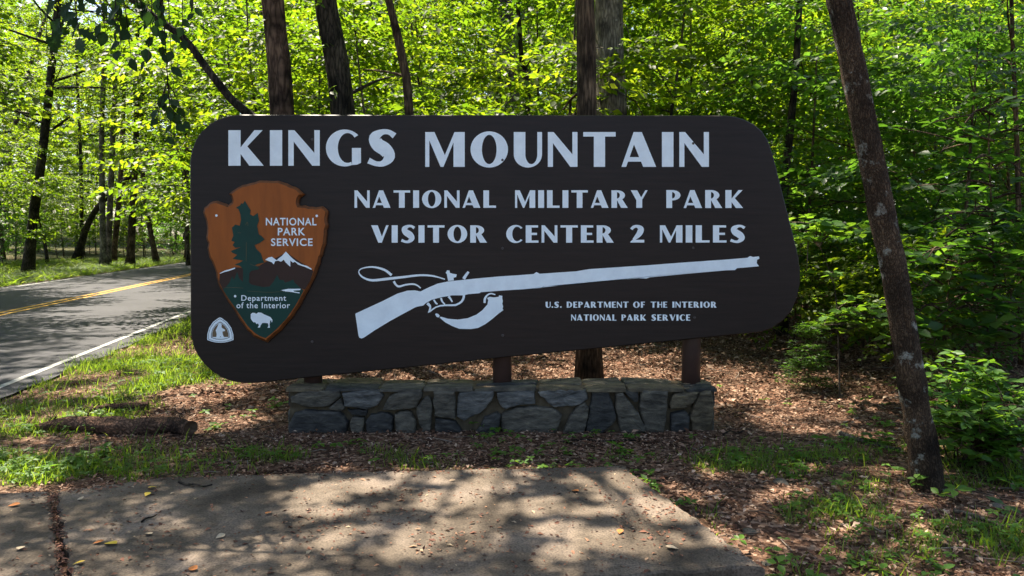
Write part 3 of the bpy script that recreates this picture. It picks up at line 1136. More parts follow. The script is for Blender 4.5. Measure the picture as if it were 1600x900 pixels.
# mortar core, slightly uneven box
rngw = np.random.default_rng(8)
nxw, nzw = 60, 8
Vc, Fc = [], []
xs = np.linspace(wl + .012, wr - .012, nxw)
zs = np.linspace(-0.25, z_top - 0.002, nzw)
for i, x in enumerate(xs):
    for j, z in enumerate(zs):
        Vc.append((x, 0.016 + rngw.normal(0, 0.005), z))
for i in range(nxw - 1):
    for j in range(nzw - 1):
        a = i * nzw + j
        Fc.append((a, a + nzw, a + nzw + 1, a + 1))
b0 = len(Vc)
for i, x in enumerate(xs):
    Vc += [(x, W_D, -0.25), (x, W_D, z_top - 0.002)]
for i in range(nxw - 1):
    a = b0 + 2 * i
    Fc.append((a, a + 1, a + 3, a + 2))
    Fc.append((i * nzw + nzw - 1, (i + 1) * nzw + nzw - 1, a + 3, a + 1))
for i, a in ((0, b0), (nxw - 1, b0 + 2 * (nxw - 1))):
    for j in range(nzw - 1):
        pass
    Fc.append(tuple(list(range(i * nzw, i * nzw + nzw)) + [a + 1, a]))
link("mortar", py_mesh("mortar", Vc, Fc, M['mortar']), wall)

t7 = lambda pts: [(400 + x / 4, 560 + y / 4) for x, y in pts]
t8 = lambda pts: [(800 + x / 4, 540 + y / 4) for x, y in pts]
stones = [t7(q) for q in (
    [(222, 240), (290, 203), (520, 203), (527, 235), (450, 302), (330, 300), (230, 272)],
    [(545, 215), (640, 206), (760, 200), (800, 230), (762, 290), (700, 312), (560, 292)],
    [(835, 240), (900, 203), (1030, 205), (1037, 235), (1000, 302), (900, 318), (795, 320)],
    [(455, 306), (535, 246), (560, 298), (545, 325), (470, 318)],
    [(212, 400), (250, 342), (310, 324), (520, 330), (572, 395), (560, 425), (300, 428), (212, 425)],
    [(572, 312), (700, 322), (690, 357), (605, 352)],
    [(690, 385), (722, 345), (830, 336), (862, 362), (850, 415), (700, 420)],
    [(872, 345), (900, 330), (972, 328), (1000, 390), (1002, 420), (880, 422)],
    [(1002, 300), (1060, 240), (1090, 245), (1102, 300), (1092, 405), (1040, 415), (1010, 345)],
    [(1112, 206), (1240, 202), (1246, 372), (1180, 368), (1118, 358)],
    [(1270, 212), (1485, 205), (1482, 242), (1400, 340), (1300, 382), (1257, 362)],
    [(1122, 368), (1250, 388), (1290, 412), (1270, 425), (1122, 425)],
    [(1375, 405), (1430, 362), (1505, 338), (1532, 352), (1505, 420), (1390, 425)],
    [(1502, 215), (1600, 205), (1738, 202), (1742, 278), (1640, 290), (1560, 312), (1520, 280)],
    [(610, 362), (680, 365), (672, 420), (600, 422), (590, 395)])] + [t8(q) for q in (
    [(165, 292), (200, 275), (460, 273), (470, 330), (400, 372), (262, 382)],
    [(-60, 420), (20, 388), (110, 378), (255, 388), (308, 432), (270, 515), (-60, 515)],
    [(318, 492), (380, 402), (448, 354), (480, 384), (446, 512), (330, 514)],
    [(502, 282), (600, 275), (632, 380), (648, 460), (560, 512), (455, 514), (490, 382)],
    [(645, 292), (682, 284), (788, 420), (838, 535), (680, 528), (645, 380)],
    [(695, 278), (782, 275), (790, 340), (760, 352)],
    [(808, 280), (968, 275), (964, 372), (948, 490), (832, 492), (796, 372)],
    [(1002, 312), (1032, 290), (1158, 285), (1148, 322), (1100, 380), (982, 390)],
    [(992, 422), (1080, 402), (1108, 442), (1100, 520), (992, 502)],
    [(1165, 292), (1238, 280), (1252, 400), (1240, 472), (1192, 532), (1132, 522), (1112, 432)])]
kinds = [1, 0, 1, 1, 3, 3, 3, 1, 1, 1, 0, 3, 3, 0, 1, 0, 1, 1, 3, 1, 3, 1, 2, 3, 2]


def stone_mesh(pts, mat, depth, seed, plane='front'):
    """pts: (a, z) in wall coordinates, counter-clockwise or not"""
    rg = random.Random(seed)
    P = []
    k = len(pts)
    for i in range(k):
        a, b = Vector(pts[i]), Vector(pts[(i + 1) % k])
        c0 = Vector(pts[i - 1])
        ln = (b - a).length
        n = max(2, int(ln / 0.035))
        for t in range(n):
            q = a.lerp(b, t / n)
            if t == 0:
                q = q * 0.8 + ((a + (b - a) * 0.18) + (a + (c0 - a) * 0.18)) * 0.1
            P.append(q + Vector((rg.gauss(0, .003), rg.gauss(0, .003))))
    cen = sum(P, Vector((0, 0))) / len(P)
    tilt = (rg.uniform(-.06, .06), rg.uniform(-.09, .09))
    bm = bmesh.new()
    rings = []
    for s, d in ((1.0, -0.016), (0.985, 0.45), (0.95, 0.8), (0.86, 0.97), (0.55, 1.05)):
        ring = []
        for q in P:
            r = cen + (q - cen) * s
            dd = depth * d + (tilt[0] * (r.x - cen.x) + tilt[1] * (r.y - cen.y)) * (1 if d > 0 else 0) + rg.gauss(0, .0015)
            ring.append(bm.verts.new((r.x, -dd if d > 0 else 0.016, r.y)))
        rings.append(ring)
    cv = bm.verts.new((cen.x, -depth * 1.06, cen.y))
    n = len(P)
    for r0, r1 in zip(rings[:-1], rings[1:]):
        for i in range(n):
            j = (i + 1) % n
            bm.faces.new((r0[i], r0[j], r1[j], r1[i]))
    for i in range(n):
        bm.faces.new((rings[-1][i], rings[-1][(i + 1) % n], cv))
    bmesh.ops.recalc_face_normals(bm, faces=bm.faces)
    me = bpy.data.meshes.new("stone")
    bm.to_mesh(me)
    bm.free()
    me.materials.append(mat)
    return me


for i, (st, kd) in enumerate(zip(stones, kinds)):
    pts = []
    for u, v in st:
        q = at(u, v, Y_W)
        zz = q.z if v < 655 else min(q.z, -0.04 if v > 660 else q.z)
        pts.append((q.x, min(zz, z_top - 0.004)))
    ca, cz = sum(q[0] for q in pts) / len(pts), sum(q[1] for q in pts) / len(pts)
    pts = [(ca + (a_ - ca) * 1.05, min(cz + (z_ - cz) * 1.05, z_top - .003)) for a_, z_ in pts]
    link("stone", stone_mesh(pts, SM[kd], 0.030 + 0.030 * (i * 7 % 5) / 5, 100 + i), wall)
# end stones
for side, x in ((-1, wl + .012), (1, wr - .012)):
    for k, (y0, y1, za, zb) in enumerate(((0.02, 0.18, -0.1, 0.14), (0.20, 0.34, -0.1, 0.17), (0.03, 0.21, 0.16, z_top - .01), (0.23, 0.34, 0.19, z_top - .01))):
        o = link("stone", stone_mesh([(-(y1 - y0) / 2, za), ((y1 - y0) / 2, za + .01), ((y1 - y0) / 2 - .01, zb), (-(y1 - y0) / 2 + .01, zb)], SM[(k + 1) % 4], 0.02, 300 + k), wall)
        o.rotation_euler = (0, 0, side * math.pi / 2)
        o.location = (x, (y0 + y1) / 2, 0)
# cap flagstones
x = wl - 0.02
k = 0
while x < wr + 0.01:
    w = rngw.uniform(0.28, 0.52)
    x2 = min(x + w, wr + 0.02)
    if wr - x2 < 0.15:
        x2 = wr + 0.02
    y_mid = rngw.uniform(0.12, 0.22)
    for (ya, yb) in ((-0.024 + rngw.normal(0, .008), y_mid), (y_mid + 0.012, W_D + 0.02)):
        th = rngw.uniform(0.006, 0.013)
        pts = [(x + .006, ya), (x2 - .006, ya + rngw.normal(0, .006)), (x2 - .006 + rngw.normal(0, .02), yb), (x + .006 + rngw.normal(0, .01), yb)]
        me = stone_mesh(pts, SM[[2, 1, 3, 2, 1, 2, 1][k % 7]], th, 500 + k)
        o = link("cap_stone", me, wall)
        o.rotation_euler = (-math.pi / 2, 0, 0)      # local -Y (proud side) turns to +Z, local Z to +Y
        o.location = (0, 0, z_top - 0.002)
        k += 1
    x = x2

# ------------------------------------------------------------------ foliage builders
def norm(a):
    return a / (np.linalg.norm(a, axis=-1, keepdims=True) + 1e-9)


def leaves(P, A, Nn, size, wide=0.5, fold=0.18, droop=0.12, detail=False, rng=None):
    """one small folded leaf per row: base P, axis A, normal Nn, length size"""
    A = norm(A)
    S = norm(np.cross(A, Nn))
    Nn = np.cross(S, A)
    sz = np.asarray(size)[:, None]
    w = wide * sz * 0.5
    if detail:
        tpl = [(0, 0), (-1.0, .34), (-.78, .68), (0, 1.0), (.78, .68), (1.0, .34)]
        vs = [P + A * (t * sz) + S * (s * w) + Nn * (abs(s) * fold * w - droop * sz * t * t) for s, t in tpl]
        V = np.stack(vs, 1).reshape(-1, 3)
        n = len(P)
        b = np.arange(n)[:, None] * 6
        F = np.concatenate([b + np.array([[0, 3, 2, 1]]), b + np.array([[0, 5, 4, 3]])], 0)
        return V, F
    tpl = [(0, 0), (-1.0, .45), (0, 1.0), (1.0, .45)]
    vs = [P + A * (t * sz) + S * (s * w) + Nn * (abs(s) * fold * w - droop * sz * t * t) for s, t in tpl]
    V = np.stack(vs, 1).reshape(-1, 3)
    n = len(P)
    b = np.arange(n)[:, None] * 4
    F = np.concatenate([b + np.array([[0, 2, 1]]), b + np.array([[0, 3, 2]])], 0)
    return V, F


def spray_leaves(P, D, length, m, size, rng, droop=0.25, jit=0.35, spread=0.9):
    """flat sprays of alternate leaves: returns P, A, N, size arrays"""
    n = len(P)
    D = norm(D)
    up = np.tile([0, 0, 1.0], (n, 1)) + rng.normal(0, 0.22, (n, 3))
    Nn = norm(up - (up * D).sum(1, keepdims=True) * D)
    S = np.cross(D, Nn)
    ln = (length * rng.uniform(0.7, 1.25, n))[:, None]
    LP, LA, LN, LS = [], [], [], []
    for i in range(m):
        t = (i + 0.6) / m
        side = 1 if i % 2 else -1
        last = i == m - 1
        pos = P + D * ln * t - np.array([0, 0, 1.0]) * (droop * ln * t * t) + rng.normal(0, 0.015, (n, 3))
        ax = D * (1.0 if last else 0.55) + S * (0 if last else side * spread) - np.array([0, 0, 0.25]) + rng.normal(0, 0.22, (n, 3))
        LP.append(pos)
        LA.append(norm(ax))
        LN.append(norm(Nn + rng.normal(0, jit, (n, 3))))
        LS.append(size * rng.uniform(0.65, 1.2, n) * (1 - 0.25 * abs(t - 0.55)))
    return np.concatenate(LP), np.concatenate(LA), np.concatenate(LN), np.concatenate(LS)


def grow(path, r0, r1, zlo, zhi, R, nlimb, nspray, m, leaf, rng, shape='round', sides=8, limb_rise=(0.1, 0.7), flare=True, wide=0.5, detail=False,
         spray_len=0.5, keep=None, rough=0.03, layer=0.35, trunk_n=14, spread_r=0.30, limbs_extra=(), droop=0.25):
    """tree in local coordinates: (trunk V, F), (crown V, F)"""
    path = np.asarray(path, float)
    sp_ = smooth_path(path, trunk_n)
    t = np.linspace(0, 1, trunk_n)
    rad = r0 + (r1 - r0) * t
    if flare:
        hgt = sp_[:, 2] - sp_[0, 2]
        rad = rad * (1 + (0.55 if flare is True else flare) * np.exp(-hgt / (2.2 * r0 + 0.02))) * (1 + rng.normal(0, .025, trunk_n))
    parts = [tube(sp_, rad, sides, rough, rng)]
    SP, SD = [], []
    zs = np.sort(rng.uniform(zlo, zhi, nlimb))
    az = rng.uniform(0, 6.28)
    for i, z in enumerate(zs):
        az += 2.4 + rng.normal(0, 0.35)
        u = (z - zlo) / max(zhi - zlo, 1e-6)
        if shape == 'round':
            prof = math.sqrt(max(0.06, 1 - (1.7 * u - 0.75) ** 2)) if u < 1 else 0.2
        elif shape == 'cone':
            prof = 1.05 - 0.8 * u
        else:
            prof = 0.85
        ln = R * prof * rng.uniform(0.7, 1.15)
        k = np.searchsorted(sp_[:, 2], z)
        k = min(max(k, 1), trunk_n - 1)
        f = np.clip((z - sp_[k - 1, 2]) / (sp_[k, 2] - sp_[k - 1, 2] + 1e-9), 0, 1)
        b = sp_[k - 1] * (1 - f) + sp_[k] * f
        rb = (rad[k - 1] * (1 - f) + rad[k] * f)
        rise = rng.uniform(*limb_rise)
        d = np.array([math.cos(az), math.sin(az), rise])
        side = np.array([-math.sin(az), math.cos(az), 0]) * rng.normal(0, 0.15)
        pts = [b, b + d * ln * 0.35 + side * ln * 0.3, b + d * ln * 0.7 + side * ln + np.array([0, 0, 0.04 * ln]), b + d * ln + side * ln * 0.6 - np.array([0, 0, 0.08 * ln])]
        lp = smooth_path(pts, 7)
        lr = np.linspace(min(rb * 0.5, 0.010 + ln * 0.011), 0.005, 7)
        parts.append(tube(lp, lr, 6 if sides > 6 else 4, 0.0, rng, cap=False))
        ns = max(3, int(nspray * rng.uniform(0.7, 1.3) * (0.35 + 0.65 * prof)))
        uu = rng.uniform(0.22, 1.0, ns) ** 0.8
        ii = np.clip((uu * 6).astype(int), 0, 5)
        ff = (uu * 6 - ii)[:, None]
        c = lp[ii] * (1 - ff) + lp[ii + 1] * ff
        rr = spread_r * ln * (1.15 - 0.75 * uu)
        off = rng.normal(0, 1, (ns, 3)) * rr[:, None]
        off[:, 2] *= layer
        dirn = norm(d) * 0.55 + norm(off) * 0.8 + rng.normal(0, 0.2, (ns, 3))
        dirn[:, 2] *= 0.4
        SP.append(c + off)
        SD.append(dirn)
    for lp, lr, ns in limbs_extra:
        lp = smooth_path(lp, 9)
        parts.append(tube(lp, np.linspace(lr[0], lr[1], 9), 6, 0.0, rng, cap=False))
        if ns:
            uu = rng.uniform(0.3, 1, ns)
            ii = np.clip((uu * 8).astype(int), 0, 7)
            c = lp[ii]
            off = rng.normal(0, 0.55, (ns, 3))
            off[:, 2] *= 0.5
            SP.append(c + off)
            SD.append(norm(off) + rng.normal(0, 0.2, (ns, 3)))
    TV, TF = cat_geo(parts)
    if not SP:
        return (TV, TF), None
    SP, SD = np.concatenate(SP), np.concatenate(SD)
    LP, LA, LN, LS = spray_leaves(SP, SD, spray_len, m, leaf, rng, droop)
    if keep is not None:
        kmask = keep(LP)
        LP, LA, LN, LS = LP[kmask], LA[kmask], LN[kmask], LS[kmask]
    return (TV, TF), leaves(LP, LA, LN, LS, wide, detail=detail)


def plant_tree(name, label, cat, base, trunk, crown, bark, leafm, group=None):
    t = thing(name, label, cat, base, group)
    tm = np_mesh("trunk", trunk[0], trunk[1], M[bark], True)
    link("trunk", tm, t)
    if crown is not None and len(crown[0]):
        link("crown", np_mesh("crown", crown[0], crown[1], M[leafm]), t)
    return t


def copy_tree(src, label, loc, rot, sc, group=None, name=None):
    r = src.copy()
    COL.objects.link(r)
    r.location = loc
    r.rotation_euler = (0, 0, rot)
    r.scale = sc
    r["label"] = label
    if group:
        r["group"] = group
    elif "group" in r:
        del r["group"]
    for ch in list(src.children):
        c = ch.copy()
        COL.objects.link(c)
        c.parent = r
    return r


# sunlit flecks on the ground: gaps in the canopy are opened where the sun reaches them
SHX, SHY = -LDIR.x / LDIR.z, -LDIR.y / LDIR.z
flecks_px = [(1005, 580, 45, 40), (1140, 585, 70, 38), (955, 570, 22, 34), (1225, 560, 40, 20), (505, 788, 55, 9), (575, 775, 70, 12), (660, 760, 50, 13), (690, 790, 55, 10), (560, 815, 60, 6), (620, 742, 70, 8), (760, 752, 55, 6), (800, 808, 60, 9),
             (730, 835, 40, 9), (690, 850, 60, 11), (655, 876, 30, 10), (770, 775, 40, 8), (960, 766, 55, 12), (1035, 812, 55, 15), (1000, 862, 60, 12), (880, 845, 40, 8), (830, 735, 60, 5),
             (690, 722, 60, 6), (530, 842, 40, 5), (640, 808, 40, 6), (860, 795, 30, 5), (915, 812, 30, 5), (460, 870, 30, 4),
             (1040, 755, 18, 10), (970, 572, 22, 30), (1130, 590, 60, 30), (1190, 620, 45, 18), (1100, 560, 40, 15), (840, 575, 60, 20), (700, 575, 60, 15), (1300, 648, 40, 8),
             (1200, 520, 40, 12), (1370, 655, 40, 6), (330, 655, 40, 10), (310, 610, 60, 12), (230, 560, 80, 30), (120, 625, 70, 22), (40, 640, 60, 20), (160, 540, 50, 20), (20, 745, 50, 12), (1380, 728, 25, 6),
             (560, 590, 60, 10), (1060, 700, 30, 5), (1240, 760, 40, 8), (1150, 830, 40, 8)]
FL = []
for (u, v, ru, rv) in flecks_px:
    c = ground(u, v)
    ex = (ground(u + ru, v) - c).length
    ey = (ground(u, v - rv) - ground(u, v + rv)).length / 2
    FL.append((c.x, c.y, ex * 1.5, ey * 1.5))
_rf = random.Random(5)
for (u0, u1, v0, v1, k, rr) in ((1090, 1440, 680, 870, 24, .09), (450, 1150, 690, 728, 8, .10), (30, 430, 785, 890, 1, .07), (880, 1060, 760, 880, 6, .10), (480, 860, 735, 880, 6, .10), (640, 1200, 545, 625, 26, .26)):
    for _ in range(k):
        c = ground(_rf.uniform(u0, u1), _rf.uniform(v0, v1))
        q = _rf.uniform(.6, 1.5) * rr
        FL.append((c.x, c.y, q * 1.3, q))
for (u, v, Y, r) in ((1240, 345, 6.9, .35), (1300, 345, 6.9, .3), (1320, 470, 6.9, .35), (1380, 480, 6.8, .3), (1500, 600, 5.2, .35), (1560, 600, 5.1, .3), (1530, 680, 5.0, .25), (1480, 440, 6.3, .3), (1500, 600, 5.2, .5), (1570, 650, 5.0, .4), (1260, 430, 7.0, .35), (1570, 400, 6.8, .35), (1520, 260, 6.9, .4), (1280, 250, 9, .5), (1400, 300, 9, .5)):
    q = at(u, v, Y)
    FL.append((q.x + SHX * q.z, q.y + SHY * q.z, r * 1.2, r))


def open_to_sun(P):
    """True for leaves that may stay"""
    gx_ = P[:, 0] + SHX * P[:, 2]
    gy_ = P[:, 1] + SHY * P[:, 2]
    wob = 0.55 + 0.9 * fbm(gx_, gy_, 0.55, 77, 2)
    val = np.full(len(P), -1.0)
    for (x, y, ex, ey) in FL:
        val = np.maximum(val, wob - (((gx_ - x) / ex) ** 2 + ((gy_ - y) / ey) ** 2) ** 0.5)
    return val < 0.0


# ------------------------------------------------------------------ trees one can tell apart
def hero(name, label, px, Y, w_px, bark, seed, zcrown=None, R=3.0, nlimb=14, nspray=26, m=12, leaf=0.11, top_extra=(0, 0, 5.0), leafm='leaf', base=None, cat='tree',
         keep=None, zbase=None, extra=(), sides=14, limb_rise=(0.1, 0.7), trunk_n=26, layer=0.35, spread_r=0.3, taper=0.8, top_r=0.35, flare=True, rough=0.03, spray_len=0.5, wextra=()):
    """px: pixels along the trunk from the foot up, at distance Y"""
    rng = np.random.default_rng(seed)
    pts = [at(u, v, Y) for u, v in px]
    b = pts[0].copy()
    b.z = gz(b.x, b.y) - 0.05
    pts[0].z = min(pts[0].z, b.z)
    if pts[0].z > b.z or True:
        pts[0] = Vector((pts[0].x, pts[0].y, b.z))
    te = Vector(top_extra)
    seg = max((pts[-1] - pts[-2]).length, 0.5)
    nadd = max(2, int(te.length / seg + .5))
    d0 = (pts[-1] - pts[-2]).normalized()
    d1 = te.normalized()
    for i in range(nadd):
        f = min(1.0, (i + 1) / 4)
        pts.append(pts[-1] + (d0 * (1 - f) + d1 * f).normalized() * (te.length / nadd) + Vector((rng.normal(0, .02), rng.normal(0, .02), 0)) * seg)
    loc = [(q.x - b.x, q.y - b.y, q.z - b.z) for q in pts]
    r0 = w_px / F_PX * Y / 2
    kp = (lambda P: keep(P + np.array(b))) if keep else None
    ex = []
    for lp, lr, ns in extra:
        ex.append(([((at(u, v, Y + dy).x - b.x), Y + dy - b.y, at(u, v, Y + dy).z - b.z) for u, v, dy in lp], lr, ns))
    for lp, lr, ns in wextra:
        ex.append(([(x - b.x, y - b.y, z - b.z) for x, y, z in lp], lr, ns))
    zc = zcrown or (loc[-2][2] * 0.8, loc[-1][2])
    zc = (zc[0], min(zc[1], loc[-1][2] - 0.05))
    trunk, crown = grow(loc, r0, r0 * top_r, zc[0], zc[1], R, nlimb, nspray, m, leaf, rng, keep=kp, sides=sides, limbs_extra=ex, limb_rise=limb_rise, trunk_n=trunk_n,
                        layer=layer, spread_r=spread_r, flare=flare, rough=rough, spray_len=spray_len)
    return plant_tree(name, label, cat, b, trunk, crown, bark, leafm)


# the leaning tree in front at the right
hero("leaning_tree", "leaning front tree with blotchy lichen bark standing at the right of the sign", [(1452, 775), (1440, 690), (1427, 610), (1414, 530), (1398, 430), (1376, 320), (1352, 200), (1330, 90), (1308, -10)],
     4.5, 41, 'bark_front', 1, R=2.4, zcrown=(5.4, 9), nlimb=10, nspray=22, top_extra=(-0.9, -0.4, 6.5), keep=open_to_sun, leafm='leaf_dark', sides=24, trunk_n=70, top_r=0.62, rough=0.05, flare=0.4)
# behind the sign
hero("tall_tree", "straight tree with reddish brown bark rising behind the letters K and I of KINGS", [(448, 560), (441, 180), (432, 60), (424, -20)], 9.6, 38, 'bark_red', 2,
     zcrown=(6.2, 10.5), R=4.4, nlimb=18, nspray=60, leaf=0.13, top_extra=(-0.3, 0.9, 6), keep=open_to_sun, top_r=0.4,
     wextra=(([(-3.1, 9.6, 6.6), (-4.2, 8.4, 7.2), (-5.6, 7.0, 7.4)], (.05, .01), 110), ([(-3.1, 9.6, 7.6), (-4.6, 8.8, 8.6), (-6.6, 7.6, 9.2)], (.05, .01), 120),
             ([(-3.1, 9.6, 6.0), (-3.6, 8.0, 6.4), (-4.2, 6.4, 6.4)], (.05, .01), 110), ([(-3.1, 9.6, 8.2), (-3.9, 8.0, 9.4), (-5.0, 6.6, 10)], (.05, .01), 110), ([(-3.1, 9.6, 6.3), (-4.1, 7.4, 7.0), (-4.5, 6.0, 7.2)], (.05, .01), 150), ([(-3.1, 9.6, 7.0), (-4.6, 7.8, 7.6), (-5.6, 6.2, 7.8)], (.05, .01), 130)))  # out-of-view limbs added to shade the left of the slab
hero("tall_tree", "thick blackish mossy tree rising behind the letters G and S of KINGS", [(560, 560), (537, 180), (522, 80), (507, -10)], 9.8, 39, 'bark_dark', 3,
     zcrown=(6.4, 10.5), R=4.2, nlimb=16, nspray=60, leaf=0.13, top_extra=(-0.5, 0.9, 6), keep=open_to_sun,
     wextra=(([(-2.2, 9.7, 6.4), (-2.6, 8.2, 7.0), (-2.9, 6.4, 7.2)], (.05, .01), 110), ([(-2.2, 9.7, 7.4), (-1.8, 8.4, 8.2), (-1.6, 6.8, 8.6)], (.05, .01), 110)), extra=(([(540, 150, 0), (585, 128, .3), (620, 118, .5)], (.03, .008), 14),), top_r=0.4)
hero("slender_tree", "thin curved dark tree rising behind the gap between KINGS and MOUNTAIN", [(660, 560), (640, 180), (632, 110), (622, 60), (605, -10)], 9.2, 15, 'bark_brown', 4,
     zcrown=(6.0, 9.0), R=2.6, nlimb=11, nspray=30, leaf=0.13, top_extra=(-0.6, -0.5, 5), keep=open_to_sun, extra=(([(637, 120, 0), (604, 112, .3), (565, 108, .6)], (.02, .006), 10),), sides=10)
hero("tall_tree", "dark brown tree close behind the sign, its foot showing under the panel beside a post", [(920, 606), (919, 400), (917, 180), (916, 90), (914, -10)], 7.3, 33, 'bark_brown', 5,
     zcrown=(5.6, 10.5), R=3.8, nlimb=20, nspray=56, leaf=0.13, top_extra=(-0.2, 0.4, 7), keep=open_to_sun, extra=(([(915, 140, 0), (895, 152, .3), (880, 172, .5)], (.022, .008), 6),), top_r=0.5)
hero("tall_tree", "thick grey lichen covered tree just right of the dark one above the letter T", [(962, 560), (956, 180), (953, 90), (950, -10)], 11.5, 47, 'bark_pale', 6,
     zcrown=(8, 17), R=4.2, nlimb=20, nspray=34, top_extra=(0.2, 0.2, 12), leafm='leaf', extra=(([(965, 60, -.4), (972, 35, -.5), (985, 60, -.6), (978, 95, -.6)], (.012, .004), 0),), top_r=0.5)
hero("background_tree", "pale grey tree far behind the sign above the letter O of MOUNTAIN", [(806, 400), (800, 130), (795, 60), (786, -10)], 21, 26, 'bark_grey', 7,
     zcrown=(8, 15), R=3.5, nlimb=14, nspray=26, top_extra=(-.3, 0, 8))
hero("background_tree", "dark tree beside the pale grey one above the letters M and O", [(786, 400), (779, 130), (777, 60), (773, -10)], 19, 11, 'bark_dark', 8,
     zcrown=(7, 13), R=3, nlimb=12, nspray=24, top_extra=(-.3, 0, 6))
hero("slender_tree", "thin forking dark tree above the letter U of MOUNTAIN", [(830, 400), (824, 150), (815, 90), (808, -10)], 15, 9, 'bark_dark', 9,
     zcrown=(6, 10), R=2.4, nlimb=12, nspray=24, top_extra=(-.3, 0, 4.5), extra=(([(818, 110, 0), (850, 70, .5), (890, 72, .8)], (.02, .006), 8),), sides=8)
hero("background_tree", "straight dark tree above the last N of MOUNTAIN in the woods", [(1133, 420), (1131, 135), (1129, 60), (1127, -10)], 20, 10, 'bark_dark', 10,
     zcrown=(7.5, 14), R=3, nlimb=12, nspray=26, top_extra=(0, 0, 7), sides=8)
hero("slender_tree", "dark thin tree with a drooping side branch left of the leaning tree", [(1222, 560), (1226, 300), (1236, 190), (1244, 100), (1250, -10)], 11, 13, 'bark_dark', 11,
     zcrown=(5.8, 10), R=2.5, nlimb=12, nspray=26, top_extra=(.3, 0, 5), extra=(([(1241, 126, 0), (1270, 122, -.3), (1302, 124, -.5), (1312, 150, -.5), (1308, 190, -.5)], (.022, .006), 0),), leafm='leaf_dark', sides=10)
hero("background_tree", "pale grey tree in the woods right of the leaning tree", [(1462, 400), (1460, 180), (1462, 60), (1466, -10)], 26, 14, 'bark_grey', 12,
     zcrown=(9, 16), R=3, nlimb=12, nspray=26, top_extra=(0, 0, 8), sides=8)
hero("background_tree", "reddish broken tree right of the leaning tree above the shrubs", [(1408, 400), (1404, 170), (1408, 130), (1414, 90)], 24, 10, 'bark_red', 13,
     zcrown=(8, 13), R=2, nlimb=8, nspray=14, top_extra=(0, 0, 5), sides=8)
hero("slender_tree", "thin brown tree at the right edge of the woods", [(1596, 640), (1594, 480), (1592, 360), (1588, 200), (1580, -10)], 8.5, 10, 'bark_brown', 14,
     zcrown=(2.6, 7.5), R=1.8, nlimb=12, nspray=26, top_extra=(0, 0, 3), leafm='leaf_dark', sides=8)
hero("leaning_tree", "dark leaning tree sloping up to the left over the top left corner of the sign", [(610, 590), (520, 300), (430, 210), (372, 165), (345, 135), (318, 100), (290, 62), (250, 32), (200, -5)], 9.0, 15, 'bark_dark', 15,
     zcrown=(4.8, 6.3), R=2.2, nlimb=8, nspray=24, top_extra=(-2.6, .2, 1.6), keep=open_to_sun, sides=10)
# across the road
hero("roadside_tree", "dark tall tree nearest the road at the far left", [(42, 420), (52, 340), (65, 250), (74, 170), (80, 110), (88, 40), (92, -20)], 33, 15, 'bark_dark', 20,
     zcrown=(6, 17), R=5, nlimb=26, nspray=33, top_extra=(.6, 0, 7), extra=(([(80, 138, 0), (130, 136, -1), (178, 138, -2)], (.07, .02), 20), ([(84, 200, 0), (125, 176, 0), (165, 190, -.5)], (.06, .02), 24)), leaf=0.17, spray_len=0.7)
hero("roadside_tree", "left one of the two pale grey trunks standing close together beside the road", [(162, 418), (160, 320), (159, 200), (163, 90), (165, -20)], 36, 10, 'bark_pale', 21,
     zcrown=(9, 18), R=4, nlimb=18, nspray=22, top_extra=(0, 0, 8), leaf=0.17, sides=8, spray_len=0.7)
hero("roadside_tree", "right one of the two pale grey trunks standing close together beside the road", [(167, 418), (172, 320), (176, 220), (180, 130), (182, -20)], 36.5, 10, 'bark_pale', 22,
     zcrown=(9, 18), R=4, nlimb=18, nspray=22, top_extra=(0, 0, 8), leaf=0.17, sides=8, spray_len=0.7)
hero("roadside_tree", "grey brown trunk beside the road between the pale pair and the leaning trunk", [(203, 417), (207, 340), (211, 250), (214, 170), (216, -20)], 37, 12, 'bark_brown', 23,
     zcrown=(8, 18), R=4.4, nlimb=20, nspray=24, top_extra=(0, 0, 8), leaf=0.17, sides=8, extra=(([(212, 260, 0), (250, 240, 0), (285, 220, 0)], (.06, .02), 16),), spray_len=0.7)
hero("roadside_tree", "slim trunk leaning left beside the road nearest the sign", [(245, 412), (233, 350), (225, 300), (222, 230), (220, 120), (216, -20)], 41, 9, 'bark_brown', 24,
     zcrown=(8, 18), R=4.2, nlimb=18, nspray=22, top_extra=(0, 0, 7), leaf=0.17, sides=8, spray_len=0.7)
hero("roadside_tree", "trunk leaning far to the right behind the pale pair across the road", [(118, 392), (140, 345), (165, 310), (200, 278), (235, 255)], 44, 10, 'bark_dark', 25,
     zcrown=(5, 12), R=3.5, nlimb=12, nspray=16, top_extra=(2.5, 0, 6), leaf=0.18, sides=8, spray_len=0.7)
hero("roadside_tree", "reddish trunk behind the pale pair across the road", [(176, 395), (183, 345), (190, 250), (195, 100), (198, -20)], 46, 9, 'bark_red', 26,
     zcrown=(10, 20), R=4, nlimb=16, nspray=19, top_extra=(0, 0, 8), leaf=0.18, sides=8, spray_len=0.7)
hero("roadside_tree", "upright trunk just beside the left edge of the sign across the road", [(292, 404), (292, 330), (294, 200), (296, 60), (297, -20)], 45, 8, 'bark_brown', 27,
     zcrown=(8, 18), R=4, nlimb=18, nspray=22, top_extra=(0, 0, 7), leaf=0.18, sides=8, spray_len=0.7)
hero("roadside_tree", "thin dark trunk behind the leaning trunk across the road", [(128, 385), (127, 300), (125, 220), (120, 100), (118, -20)], 48, 6, 'bark_dark', 28,
     zcrown=(9, 18), R=3.5, nlimb=14, nspray=16, top_extra=(0, 0, 6), leaf=0.18, sides=8, spray_len=0.7)
